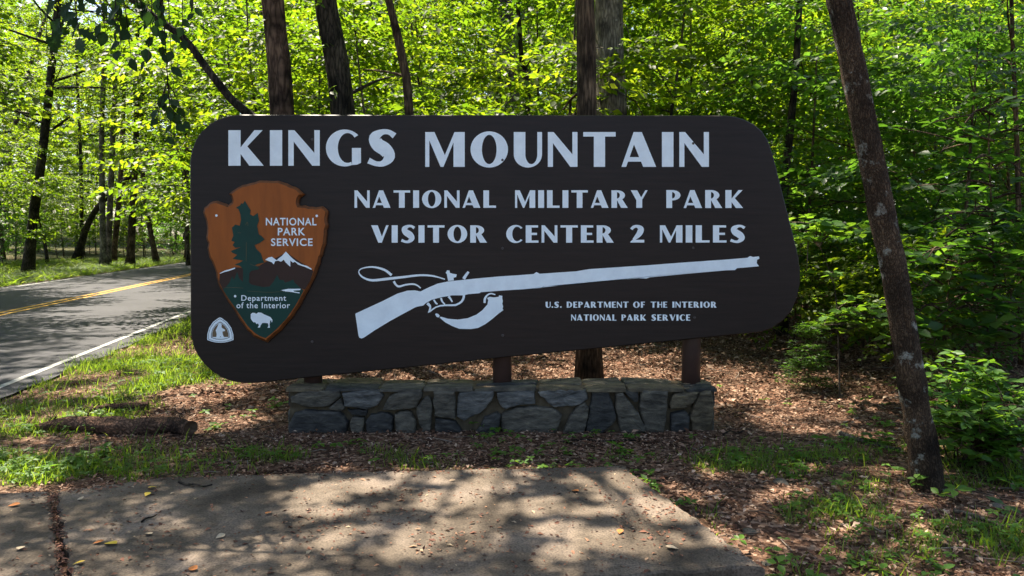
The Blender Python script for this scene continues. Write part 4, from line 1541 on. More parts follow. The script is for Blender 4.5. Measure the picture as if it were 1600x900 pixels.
hero("roadside_tree", "short dark leaning stem in the grass between the far left tree and the pale pair", [(74, 395), (68, 370), (62, 350), (58, 330)], 40, 5, 'bark_dark', 29,
     zcrown=(3.0, 6), R=1.8, nlimb=8, nspray=10, top_extra=(-.5, 0, 2), leaf=0.16, sides=6)
hero("roadside_tree", "leaning grey stem at the left border of the picture across the road", [(8, 405), (14, 250), (40, 130), (60, 60)], 50, 8, 'bark_grey', 30,
     zcrown=(7, 16), R=4, nlimb=16, nspray=19, top_extra=(1.5, 0, 5), leaf=0.18, sides=8, spray_len=0.7)

# ------------------------------------------------------------------ the woods: kinds, then copies
protos = {}


def proto(key, name, cat, h, r, zlo, R, nlimb, nspray, m, leaf, bark, leafm, seed, **kw):
    kw.setdefault('wide', 0.6)
    rng = np.random.default_rng(seed)
    lean = rng.normal(0, 0.04 * h, 2)
    path = [(0, 0, -0.1), (lean[0] * .2 + rng.normal(0, .02 * h), lean[1] * .2, h * .3), (lean[0] * .6, lean[1] * .6, h * .65), (lean[0], lean[1], h)]
    tr, cr = grow(path, r, r * 0.2, zlo, h * 0.98, R, nlimb, nspray, m, leaf, rng, **kw)
    protos.setdefault(key, []).append((name, cat, np_mesh("trunk", tr[0], tr[1], M[bark], True), np_mesh("crown", cr[0], cr[1], M[leafm])))


for sd in range(3):
    proto('young', 'understory_tree', 'tree', 5.6 + sd * .4, 0.042, 0.9, 2.1, 17, 24, 14, 0.15, 'bark_grey', 'leaf', 200 + sd, sides=6, limb_rise=(0.0, 0.45), layer=0.18, flare=False, spray_len=0.75, droop=0.18)
for sd in range(2):
    proto('dim', 'understory_tree', 'tree', 5.0 + sd * .5, 0.045, 0.5, 2.1, 18, 26, 14, 0.145, 'bark_brown', 'leaf_dark', 230 + sd, sides=6, limb_rise=(0.0, 0.4), layer=0.18, flare=False, spray_len=0.7, droop=0.18)
for sd in range(3):
    proto('mid', 'forest_tree', 'tree', 12 + sd, 0.10, 2.6, 3.4, 24, 32, 14, 0.20, 'bark_grey', 'leaf', 260 + sd, sides=8, limb_rise=(0.1, 0.6), layer=0.2, spray_len=1.0, droop=0.18)
for sd in range(2):
    proto('high', 'forest_tree', 'tree', 24 + 2 * sd, 0.19, 6.0, 4.6, 34, 46, 14, 0.28, 'bark_grey', 'leaf', 290 + sd, sides=8, limb_rise=(0.1, 0.7), layer=0.22, spray_len=1.3, droop=0.18)
for sd in range(3):
    proto('bush', 'shrub', 'shrub', 1.5 + .2 * sd, 0.018, 0.08, 0.95, 18, 16, 10, 0.095, 'bark_brown', ['leaf_dark', 'leaf', 'leaf_dark'][sd], 320 + sd, sides=6, limb_rise=(0.3, 1.1), flare=False, shape='round', layer=0.5, spray_len=0.3)

LETTERS = [("K", 357, 414), ("I of KINGS", 415, 444), ("N of KINGS", 445, 503), ("G", 504, 566), ("S", 567, 640), ("M", 641, 732), ("O", 733, 802), ("U", 803, 858), ("first N of MOUNTAIN", 859, 914),
           ("T", 915, 966), ("A of MOUNTAIN", 967, 1026), ("I of MOUNTAIN", 1027, 1055), ("last N of MOUNTAIN", 1056, 1115)]
KIND_TXT = {'young': "light green understory tree", 'dim': "dark green understory tree", 'mid': "airy woodland tree", 'high': "tall woodland tree", 'bush': "leafy low shrub"}
used_labels = {}


def place_text(u, Y):
    far = "close" if Y < 15 else "not far" if Y < 22 else "well back" if Y < 32 else "deep" if Y < 44 else "farthest back"
    if u < 296:
        col = "left border" if u < 20 else "far left dark trunk" if u < 105 else "pale trunk pair" if u < 190 else "leaning slim trunk" if u < 262 else "sign's left edge"
        return f"{far} across the road by the {col}"
    if u < 357:
        return f"{far} behind the sign's top left corner"
    for nm, a, b in LETTERS:
        if a <= u <= b:
            return f"{far} behind the sign above letter {nm}"
    if u < 1210:
        return f"{far} behind the sign's top right corner"
    if u < 1300:
        return f"{far} between sign and leaning tree"
    if u < 1420:
        return f"{far} behind the leaning tree"
    if u < 1500:
        return f"{far} right of the leaning tree"
    return f"{far} at the picture's right border"


first_of = {}


def put(key, u, Y, sc=1.0, seed=0, zoff=0.0):
    rng = random.Random(seed * 7919 + int(u) * 31 + int(Y * 10))
    P = protos[key]
    vi = rng.randrange(len(P))
    name, cat, tm, cm = P[vi]
    q = at(u, 400, Y)
    z = gz(q.x, q.y) + zoff
    lab = f"{KIND_TXT[key]} {place_text(u, Y)}"
    n = used_labels.get(lab, 0)
    used_labels[lab] = n + 1
    s = (sc * rng.uniform(.9, 1.1), sc * rng.uniform(.9, 1.1), sc * rng.uniform(.92, 1.08))
    if (key, vi) not in first_of:
        t = thing(name, lab, cat, (q.x, q.y, z))
        link("trunk", tm, t)
        link("crown", cm, t)
        t.rotation_euler = (0, 0, rng.uniform(0, 6.28))
        t.scale = s
        first_of[(key, vi)] = t
    else:
        t = copy_tree(first_of[(key, vi)], lab, (q.x, q.y, z), rng.uniform(0, 6.28), s)
    t["group"] = {'young': "young trees in the woods", 'dim': "young trees in the shade", 'mid': "woodland trees", 'high': "tall woodland trees", 'bush': "shrubs in the woods"}[key]
    t["place"] = lab
    return t


rg = random.Random(17)
# behind the sign, near to far
for i, u in enumerate((410, 505, 590, 690, 880, 1010, 1100, 1180)):
    put('young', u + rg.uniform(-20, 20), 11.2 + rg.uniform(0, 3.2), rg.uniform(.85, 1.1), i)
for i, u in enumerate((350, 470, 560, 650, 745, 850, 930, 1040, 1140, 1230, 1330, 1450, 1560)):
    put('young', u + rg.uniform(-25, 25), 15.5 + rg.uniform(0, 5.5), rg.uniform(1.0, 1.35), 20 + i)
for i, u in enumerate((330, 450, 540, 640, 730, 830, 905, 1000, 1090, 1190, 1290, 1390, 1490, 1590)):
    put('mid', u + rg.uniform(-30, 30), 22 + rg.uniform(0, 9), rg.uniform(.8, 1.1), 40 + i)
for i, u in enumerate((310, 400, 490, 585, 680, 770, 860, 960, 1060, 1150, 1240, 1340, 1440, 1540)):
    put('mid', u + rg.uniform(-30, 30), 33 + rg.uniform(0, 10), rg.uniform(1.0, 1.35), 60 + i)
for i, u in enumerate((340, 420, 520, 610, 700, 800, 890, 985, 1080, 1170, 1265, 1360, 1460, 1570)):
    put('high', u + rg.uniform(-30, 30), 46 + rg.uniform(0, 12), rg.uniform(.8, 1.05), 80 + i)
# right side, dense and dim
for i, (u, Y, s) in enumerate(((1262, 10.4, .85), (1375, 10.6, .85), (1420, 13.5, 1.05), (1500, 8.6, .75), (1585, 10.2, .85), (1330, 15, 1.1), (1510, 15.5, 1.1))):
    put('dim', u, Y, s, 100 + i)
for i, (u, Y, s) in enumerate(((1245, 9.0, .8), (1300, 10.2, .9), (1350, 8.6, .8), (1400, 10.5, .9), (1440, 7.6, .8), (1495, 9.4, 1.0), (1550, 7.2, .85), (1590, 8.8, 1.0), (1210, 12, .9), (1270, 13, 1.0), (1385, 13.5, 1.1))):
    put('bush', u, Y, s, 120 + i)
# across the road
for i, (u, Y, s) in enumerate(((-14, 31, 1.2), (24, 40, 1.2), (100, 47, 1.2), (150, 52, 1.3), (225, 54, 1.3), (272, 56, 1.3), (60, 52, 1.3))):
    put('young', u, Y, s, 140 + i)
for i, (u, Y, s) in enumerate(((5, 40, 1.0), (60, 55, 1.1), (120, 56, 1.0), (200, 62, 1.1), (275, 66, 1.2), (160, 78, 1.3))):
    put('mid', u, Y, s, 160 + i)
for i, (u, Y, s) in enumerate(((-330, 17, 1.0), (-190, 21, .9), (-230, 24, 1.0), (-130, 26.5, .8), (-340, 20, 1.0))):
    put('mid', u, Y, s, 240 + i)
for i, (u, Y, s) in enumerate(((-560, 13, .72), (-390, 15.5, .75), (-760, 11, .72), (-280, 19, .8))):
    put('high', u, Y, s, 260 + i)
for i, (u, Y, s) in enumerate(((-445, 14, 1.4), (-335, 17.5, 1.3), (-640, 11.5, 1.3), (-240, 21.5, 1.15))):
    put('mid', u, Y, s, 280 + i)
for i, (u, Y, s) in enumerate(((15, 70, 1.0), (75, 74, 1.0), (130, 78, .9), (190, 84, 1.0), (235, 88, 1.0), (290, 86, 1.0), (45, 86, 1.0))):
    put('high', u, Y, s, 180 + i)
for i, (u, Y, s) in enumerate(((5, 36, 1.5), (35, 42, 1.6), (90, 44, 1.5), (140, 52, 1.7), (195, 50, 1.5), (265, 48, 1.4), (228, 56, 1.6), (60, 50, 1.7))):
    put('bush', u, Y, s, 200 + i)

# trees whose words coincide are told apart by which one stands nearer
same = {}
for o in COL.objects:
    if "place" in o:
        same.setdefault(o["place"], []).append(o)
for lab, obs in same.items():
    obs.sort(key=lambda o: o.location.y)
    if len(obs) > 1:
        words_ = ["nearer ", "middle ", "rear "] if len(obs) == 3 else ["nearer ", "rear "]
        for o, w in zip(obs, words_):
            o["label"] = w + lab
    for o in obs:
        del o["place"]

# far-off wood, one mass
rng = np.random.default_rng(900)
nfar = 42000
ang = rng.uniform(-0.95, 0.80, nfar)
dist = rng.uniform(95, 125, nfar)
fx, fy = np.sin(ang) * dist, np.cos(ang) * dist
fz = rng.uniform(0, 1, nfar) ** 1.1 * (24 + 10 * fbm(fx, fy, 9, 5, 3))
kp = fbm(fx * 1.0 + fz * 0.7, fz * 1.3, 4.5, 41, 3) > 0.36
Pf = np.stack([fx, fy, fz], 1)[kp]
Vf, Ff = leaves(Pf, rng.normal(0, 1, Pf.shape) + [0, 0, -.4], rng.normal(0, .5, Pf.shape) + [0, 0, 1], rng.uniform(.6, 1.3, len(Pf)), 0.7)
fw = link("distant_woods", np_mesh("distant_woods", Vf, Ff, M['leaf']))
fw["kind"] = "stuff"
fw["label"] = "hazy green mass of far-off woods"

# ------------------------------------------------------------------ close plants at the right
def stem_plant(name, label, cat, base, stems, leaf_size, leafm, seed, group=None, per_tip=7, clusters=(4, 7), wide=0.5, whorl=True, stem_r=0.006, tip_spread=0.06, bark='bark_brown'):
    """stems: list of world-space polylines; leaves in whorls along and at the end of each stem"""
    rng = np.random.default_rng(seed)
    b = np.array(base)
    parts, P, A, Nn, S = [], [], [], [], []
    for st in stems:
        lp = smooth_path(np.array([np.array(q) - b for q in st]), 10)
        parts.append(tube(lp, np.linspace(stem_r, stem_r * 0.35, 10), 5, 0, rng, cap=False))
        n = rng.integers(*clusters)
        for k in range(n):
            t = 1.0 if k == 0 else rng.uniform(0.45, 1.0)
            i = min(int(t * 9), 8)
            c = lp[i] * (1 - (t * 9 - i)) + lp[i + 1] * (t * 9 - i)
            off = rng.normal(0, 1, 3) * tip_spread * np.array([1, 1, .45]) * (0.2 if k == 0 else 1)
            tip = c + off
            if np.linalg.norm(off) > 0.02:
                parts.append(tube([c, (c + tip) / 2 + [0, 0, .01], tip], [stem_r * .5, stem_r * .4, stem_r * .3], 4, 0, rng, cap=False))
            a0 = rng.uniform(0, 6.28)
            tilt = rng.normal(0, .25, 2)
            for j in range(per_tip):
                az = a0 + j * 6.283 / per_tip + rng.normal(0, .25)
                el = rng.uniform(-.25, .45)
                ax = np.array([math.cos(az) * math.cos(el), math.sin(az) * math.cos(el), math.sin(el)])
                P.append(tip + ax * 0.006)
                A.append(ax)
                Nn.append(np.array([tilt[0], tilt[1], 1.0]) + rng.normal(0, .2, 3))
                S.append(leaf_size * rng.uniform(.55, 1.2))
    t = thing(name, label, cat, base, group)
    tv, tf = cat_geo(parts)
    link("stems" if len(stems) > 1 else "stem", np_mesh("stems", tv, tf, M[bark], True), t)
    lv, lf = leaves(np.array(P), np.array(A), np.array(Nn), np.array(S), wide, detail=True)
    link("foliage", np_mesh("foliage", lv, lf, M[leafm]), t)
    return t


rngb = np.random.default_rng(55)


def bush_stems(base, n, tips):
    out = []
    for k in range(n):
        u, v, Y = tips[k % len(tips)]
        q = at(u + rngb.normal(0, 16), v + rngb.normal(0, 14), Y + rngb.normal(0, .22))
        b = np.array(base) + rngb.normal(0, .08, 3) * [1, 1, 0]
        mid = (b + np.array(q)) / 2 + rngb.normal(0, .06, 3) + [0, 0, .12]
        out.append([b, mid, np.array(q)])
    return out


def gp(u, v):
    q = ground(u, v)
    return (q.x, q.y, gz(q.x, q.y) - 0.01)


b1 = gp(1535, 725)
stem_plant("broadleaf_shrub", "bright green broadleaf shrub beside the foot of the leaning tree at the right", "shrub", b1,
           bush_stems(b1, 60, [(1470, 590, 5.3), (1490, 570, 5.4), (1520, 575, 5.2), (1550, 590, 5.2), (1500, 620, 5.1), (1530, 640, 5.0), (1570, 625, 5.1), (1590, 660, 4.9), (1485, 650, 5.1), (1475, 690, 5.0),
                               (1560, 680, 4.9), (1595, 700, 4.8), (1530, 600, 5.4), (1590, 600, 5.3), (1510, 670, 5.0), (1580, 740, 4.7)]), 0.085, 'leaf_fresh', 61, clusters=(4, 8), tip_spread=0.09)
b2 = gp(1312, 622)
stem_plant("sapling", "thin pale stemmed sapling with layered broad leaves between sign and leaning tree", "sapling", b2,
           [[b2, at(1310, 540, 7.0), at(1304, 450, 7.0), at(1278, 378, 6.9)]] +
           [[at(1304, 455 + j, 7.0), at(1304 + k * .5, 452 + j, 6.9), at(1304 + k, 470 + j * .5 + rngb.normal(0, 8), 6.8)] for k, j in ((40, 40), (75, 38), (105, 44), (30, 50), (-25, 60), (60, 60), (90, 30))] +
           [[at(1280, 385, 6.9), at(1270 + k * .5, 362, 6.8), at(1270 + k, 365 + j, 6.75)] for k, j in ((-30, -5), (-15, 10), (25, -10), (45, 5), (10, -20), (-40, 30), (60, -10), (-25, 55), (-10, 70))],
           0.125, 'leaf_fresh', 62, per_tip=5, clusters=(3, 6), wide=0.62, stem_r=0.010, tip_spread=0.11, bark='bark_grey')
b3 = gp(1475, 655)
stem_plant("broadleaf_sapling", "sapling with large drooping dark leaves just right of the leaning tree", "sapling", b3,
           [[b3, at(1472, 560, 6.4), at(1480, 470, 6.4), at(1490, 380, 6.4)]] +
           [[at(1478, 480 + j, 6.4), at(1478 + k * .5, 480 + j - 14, 6.3), at(1478 + k, 485 + j + rngb.normal(0, 8), 6.2)] for k, j in
            ((-55, 10), (-40, -30), (45, 0), (75, 10), (60, -40), (100, -10), (-60, 40), (40, 40), (90, 40), (20, -70), (70, -80), (-30, -80), (110, -60), (45, -110), (-20, 50))],
           0.15, 'leaf_dark', 63, per_tip=5, clusters=(4, 8), wide=0.62, stem_r=0.012, tip_spread=0.16)
b4 = gp(1560, 650)
stem_plant("broadleaf_sapling", "tall sapling with hanging dark leaves at the right border above the shrub", "sapling", b4,
           [[b4, at(1556, 520, 6.9), at(1552, 380, 6.9), at(1545, 230, 6.9), at(1548, 150, 6.9)]] +
           [[at(1553, 330 + j, 6.9), at(1553 + k * .5, 322 + j, 6.8), at(1553 + k, 345 + j + rngb.normal(0, 8), 6.7)] for k, j in
            ((-60, 40), (-45, 0), (45, 20), (70, -20), (-80, -40), (-40, -80), (50, -70), (-90, -110), (60, -120), (-50, -150), (30, -170), (-70, 80), (55, 80), (-110, 10), (-100, 60), (20, 120), (-30, 130))],
           0.14, 'leaf_dark', 64, per_tip=5, clusters=(4, 8), wide=0.6, stem_r=0.014, tip_spread=0.18)
b5 = gp(1262, 615)
rngc = np.random.default_rng(71)
# feathery young evergreen
ev_t = [b5, at(1262, 560, 7.4), at(1258, 505, 7.4)]
stems_ev = [[b5, at(1262, 560, 7.4), at(1256, 500, 7.4)]]
for k in range(46):
    f = rngc.uniform(.1, .95)
    z0_ = 608 - f * 105
    w = 42 * (1 - .55 * f)
    dx = rngc.uniform(-1, 1) * w
    stems_ev.append([at(1262, z0_, 7.4), at(1262 + dx * .5, z0_ + 1, 7.4 + rngc.normal(0, .1)), at(1262 + dx, z0_ + 8, 7.4 + rngc.normal(0, .22))])
stem_plant("evergreen_sapling", "low feathery dark evergreen at the sign's lower right corner", "sapling", b5, stems_ev, 0.045, 'leaf_dark', 65, per_tip=9, clusters=(7, 12), wide=0.2, stem_r=0.004, tip_spread=0.06)

# little seedlings on the forest floor, each with a whorl of leaves
seedling_px = [(1432, 765, .085, 5, "bright five leaved seedling left of the leaning tree's foot"), (1494, 787, .085, 5, "bright five leaved seedling right of the leaning tree's foot"),
               (1464, 784, .065, 5, "small bright seedling in front of the leaning tree's foot"), (738, 668, .07, 4, "leafy seedling at the plinth's middle below the sign"),
               (497, 655, .055, 5, "thin grassy seedling at the plinth's left end"), (432, 632, .07, 5, "low seedling in the litter left of the plinth"), (440, 700, .05, 3, "two leaved seedling below the plinth's left end"),
               (850, 664, .04, 4, "tiny seedling at the plinth below the letter O of OF"), (993, 680, .05, 5, "tiny seedling at the plinth's right part"), (1085, 682, .05, 4, "small seedling at the plinth's right end"),
               (1362, 690, .085, 6, "dark green seedling left of the leaning trunk"), (1385, 690, .08, 6, "dark leafy seedling touching the leaning trunk's left side"), (1583, 815, .09, 4, "single broad leaved seedling at the right border"),
               (1345, 880, .06, 5, "bright ground seedling low at the bottom right"), (1450, 885, .06, 5, "bright seedling at the bottom edge below the leaning tree"), (1215, 888, .06, 5, "bright seedling beside the slab's front corner"),
               (720, 712, .05, 4, "yellow green upright seedling at the slab's back edge"), (965, 702, .07, 6, "leafy weed between plinth and slab"), (1015, 755, .06, 6, "yellow green tuft at the slab's right edge"),
               (120, 720, .08, 6, "leafy weed in the grass at the left of the slab"), (160, 705, .07, 6, "leafy weed nearest the fallen log"), (1310, 690, .06, 5, "weed in the litter midway between plinth and leaning tree")]
for i, (u, v, sz, n, lab) in enumerate(seedling_px):
    b = gp(u, v)
    h = sz * 1.1
    st = [[b, (b[0] + rngb.normal(0, .008), b[1], b[2] + h * .6), (b[0] + rngb.normal(0, .015), b[1], b[2] + h)]]
    if n >= 5 and i > 2:
        st.append([b, (b[0] + .02, b[1], b[2] + h * .4), (b[0] + rngb.normal(0, .05), b[1] + rngb.normal(0, .04), b[2] + h * .6)])
        st.append([b, (b[0] - .02, b[1], b[2] + h * .4), (b[0] + rngb.normal(0, .05), b[1] + rngb.normal(0, .04), b[2] + h * .5)])
    stem_plant("seedling", lab, "seedling", b, st, sz, 'leaf_fresh' if i < 10 or i > 12 else 'leaf_dark', 400 + i, "seedlings on the forest floor", per_tip=n, clusters=(1, 2), wide=0.52, stem_r=0.0025, tip_spread=.03)

# ------------------------------------------------------------------ tree at the left outside the frame whose leafy branch hangs into it
rngo = np.random.default_rng(91)


def oak_leaf(c, axis, nrm, size, lobes=True):
    axis = axis.normalized()
    s = axis.cross(nrm).normalized()
    nn = s.cross(axis)
    if lobes:
        prof = [(0, .03), (.12, .10), (.22, .30), (.30, .16), (.42, .42), (.52, .17), (.66, .38), (.74, .14), (.88, .20), (1.0, 0)]
    else:
        prof = [(0, .02), (.1, .16), (.25, .30), (.42, .34), (.6, .29), (.78, .17), (.9, .08), (1.0, 0)]
    L_, C_, R_ = [], [], []
    for t, w in prof:
        dz = -0.18 * size * t * t
        C_.append(c + axis * (t * size) + nn * dz)
        L_.append(c + axis * ((t + (.06 if lobes and w > .25 else 0)) * size) + s * (w * size) + nn * (dz + .12 * w * size))
        R_.append(c + axis * ((t + (.06 if lobes and w > .25 else 0)) * size) - s * (w * size) + nn * (dz + .12 * w * size))
    V, F = [], []
    n = len(prof)
    V = L_ + C_ + R_
    for i in range(n - 1):
        F += [(i, i + 1, n + i + 1, n + i), (n + i, n + i + 1, 2 * n + i + 1, 2 * n + i)]
    return V, F


def hanging_branch(name, label, trunk_path, r0, limbs, clumps, seed):
    rg_ = random.Random(seed)
    rn = np.random.default_rng(seed)
    b = Vector(trunk_path[0])
    parts = [tube(smooth_path([Vector(q) - b for q in trunk_path], 16), np.linspace(r0, r0 * .5, 16), 12, .03, rn)]
    for lp, ra, rb in limbs:
        parts.append(tube(smooth_path([Vector(q) - b for q in lp], 14), np.linspace(ra, rb, 14), 6, 0, rn, cap=False))
    V, F = [], []
    for (u, v, Y, n, size, lob, start) in clumps:
        tip = at(u, v, Y)
        s0 = Vector(start)
        mid = (s0 + tip) / 2 + Vector((0, 0, .03))
        parts.append(tube(smooth_path([s0 - b, mid - b, tip - b], 6), np.linspace(.004, .002, 6), 4, 0, rn, cap=False))
        for k in range(n):
            t = 1 - .75 * k / max(n, 1)
            c = s0.lerp(tip, t) + Vector((rg_.gauss(0, .012), rg_.gauss(0, .02), 0))
            ax = Vector((rg_.uniform(-1, 1), rg_.uniform(-.6, .6), rg_.uniform(-1.2, -.25)))
            vv, ff = oak_leaf(c - b, ax, Vector((rg_.gauss(0, .5), -1 + rg_.gauss(0, .3), .6)), size * rg_.uniform(.75, 1.15), lob)
            k0 = len(V)
            V += vv
            F += [tuple(k0 + i for i in f) for f in ff]
    t = thing(name, label, "tree", b)
    tv, tf = cat_geo(parts)
    link("trunk", np_mesh("trunk", tv, tf, M['bark_dark'], True), t)
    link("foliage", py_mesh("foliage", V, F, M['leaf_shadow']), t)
    return t


tb = (-3.95, 3.9, gz(-3.95, 3.9) - .05)
n1, n2, n3 = at(-60, -60, 4.8), at(120, -35, 4.7), at(330, -30, 4.6)
hang_limb = [(-3.93, 3.92, 2.9), n1, n2, n3]
hb_clumps = []
for (u, v, n, sz, lob, su) in ((95, 50, 5, .125, True, 90), (125, 60, 5, .13, True, 110), (72, 55, 3, .12, True, 80), (165, 50, 6, .085, False, 150), (190, 80, 6, .085, False, 175), (205, 92, 4, .085, False, 190),
                               (225, 40, 5, .08, False, 215), (232, 95, 5, .085, False, 240), (255, 85, 6, .085, False, 250), (268, 105, 4, .08, False, 262), (240, 60, 4, .08, False, 235), (285, 60, 4, .08, False, 285),
                               (215, 10, 5, .08, False, 210), (250, 12, 5, .08, False, 250), (180, 15, 5, .08, False, 180), (130, 8, 4, .085, False, 130), (300, 20, 4, .08, False, 300)):
    hb_clumps.append((u, v, 4.65 + rngo.normal(0, .12), n, sz, lob, at(su, -30 + rngo.normal(0, 5), 4.68)))
hb2 = []
for (u, v, n, sz) in ((245, 185, 3, .08), (275, 195, 5, .085), (290, 190, 4, .08), (268, 215, 3, .08), (255, 160, 3, .075)):
    hb2.append((u, v, 4.9, n, sz, False, at(262, 130, 4.85)))
hanging_branch("overhanging_tree", "tree out of frame whose dark lobed and pointed leaves hang at the top left", [tb, (-3.95, 3.9, 2.0), (-3.9, 3.95, 4.2), (-3.8, 4.0, 6.5)], 0.11,
               [(hang_limb, .03, .008), ([at(250, -32, 4.65), at(258, 60, 4.75), at(262, 130, 4.85)], .004, .003)], hb_clumps + hb2, 19)

# leaves of the leaning tree's low twig at the very top
q0 = at(1310, -60, 4.5)
tw = []
for (u, v) in ((1255, 8), (1290, 6), (1312, 2), (1335, 4), (1270, -10), (1350, -5)):
    tw.append((u, v, 4.3, 2, .085, False, at(1308, -40, 4.42)))


# ------------------------------------------------------------------ fallen logs and sticks
M['log'] = bark_mat("log_bark", (0.04, 0.024, 0.016), (0.23, 0.13, 0.085), None, 0, 1.0, 26.0, 1.0)
M['log_end'] = paint_mat("log_end_wood", (0.09, 0.055, 0.035), 0.9, 0.1, 0.4, 30, (1, 1, 1), 0.4)


def log(name, label, pts, r, seed, splinters=6, mat='log'):
    rn = np.random.default_rng(seed)
    P = smooth_path(pts, 22)
    b = P[0].copy()
    rad = np.interp(np.linspace(0, 1, 22), np.linspace(0, 1, len(r)), r) * (1 + rn.normal(0, .06, 22))
    V, F = tube(P - b, rad, 16, .09, rn, cap=False)
    t = thing(name, label, "log", b)
    link("bark", np_mesh("bark", V, F, M[mat], False), t)
    for e, nm in ((0, 0), (21, 1)):
        ring = V[e * 16:(e + 1) * 16]
        c = ring.mean(0)
        d = (P[0] - P[1]) if e == 0 else (P[-1] - P[-2])
        d = d / np.linalg.norm(d)
        Ve = list(c + (ring - c) * .97) + list(c + (ring - c) * .5 - d * (.02 + rn.uniform(0, .02))) + [c - d * .03]
        Fe = [(i, (i + 1) % 16, 16 + (i + 1) % 16, 16 + i) for i in range(16)] + [(16 + i, 16 + (i + 1) % 16, 32) for i in range(16)]
        link("cut_end", py_mesh("cut_end", Ve, Fe, M['log_end']), t)
    parts = []
    for k in range(splinters):
        i = rn.integers(2, 20)
        a = P[i] - b + np.array([0, 0, rad[i] * .8])
        parts.append(tube([a, a + np.array([rn.normal(0, .02), rn.normal(0, .03), .03]), a + np.array([rn.normal(0, .05), rn.normal(0, .05), .05 + abs(rn.normal(0, .03))])], [.005, .004, .002], 4, 0, rn))
    for v, f in parts:
        link("splinter", np_mesh("splinter", v, f, M['log']), t)
    return t


def lp_(u, v, r):
    q = ground(u, v)
    return (q.x, q.y, gz(q.x, q.y) + r * .85)


log("fallen_log", "rotting reddish brown log lying in the leaf litter at the left", [lp_(55, 667, .03), lp_(110, 666, .065), lp_(200, 671, .065), lp_(260, 669, .07), lp_(298, 675, .06)], [.03, .058, .070, .066, .062], 5, 14)
log("fallen_log", "short dark log half buried behind the longer fallen log", [lp_(140, 641, .04), lp_(180, 638, .04), lp_(232, 634, .04)], [.03, .042, .032], 6, 3)
for (u0, v0, u1, v1, r, lab) in ((1310, 680, 1412, 702, .022, "grey dead branch on the ground left of the leaning trunk"), (880, 684, 1000, 684, .009, "bent dark root lying along the plinth's foot"),
                                 (1290, 590, 1330, 625, .008, "thin dead twig in the litter near the pale sapling"), (1490, 800, 1590, 830, .012, "dead twig on the ground at the lower right"),
                                 (1330, 545, 1250, 520, .006, "thin bare twig leaning by the evergreen sapling"), (280, 772, 332, 775, .008, "short dark stick on the slab near its back edge"),
                                 (222, 832, 246, 824, .006, "small dark twig on the left part of the slab"), (1130, 672, 1175, 668, .008, "dead twig beside the plinth's right end")):
    pts = []
    for t in np.linspace(0, 1, 5):
        q = ground(u0 + (u1 - u0) * t, v0 + (v1 - v0) * t + rngb.normal(0, 2.0))
        onslab = bool(in_slab(np.array([q.x]), np.array([q.y]))[0])
        pts.append((q.x, q.y, (ZS if onslab else gz(q.x, q.y)) + r * .9 + abs(rngb.normal(0, .004))))
    P = smooth_path(pts, 12)
    v, f = tube(P - P[0], np.linspace(r, r * .5, 12), 6, .06, rngb)
    o = link("dead_branch", np_mesh("dead_branch", v, f, M['bark_grey' if r > .01 else 'bark_dark'], True), None, P[0])
    tag(o, lab, "branch", "dead branches and twigs")

# small stones at the right
M['pebble'] = SM[1]
for i, (u, v, r) in enumerate(((1220, 748, .05), (1085, 795, .035), (1172, 820, .04), (1198, 870, .03), (1555, 790, .04), (1262, 760, .03))):
    bm = bmesh.new()
    bmesh.ops.create_icosphere(bm, subdivisions=2, radius=r)
    for w in bm.verts:
        w.co *= 1 + rngb.normal(0, .09)
        w.co.z *= .5
    me = bpy.data.meshes.new("rock")
    bm.to_mesh(me)
    bm.free()
    me.materials.append(M['pebble'])
    b = gp(u, v)
    o = link("rock", me, None, (b[0], b[1], b[2] + r * .2))
    tag(o, ["flat grey rock in the weeds right of the slab's back corner", "small rock at the slab's right edge near its back corner", "small rock at the middle of the slab's right edge", "small rock by the slab's front corner",
            "grey rock on the ground at the right border below the shrub", "smallest grey rock right of the flat one"][i], "rock", "rocks on the ground")

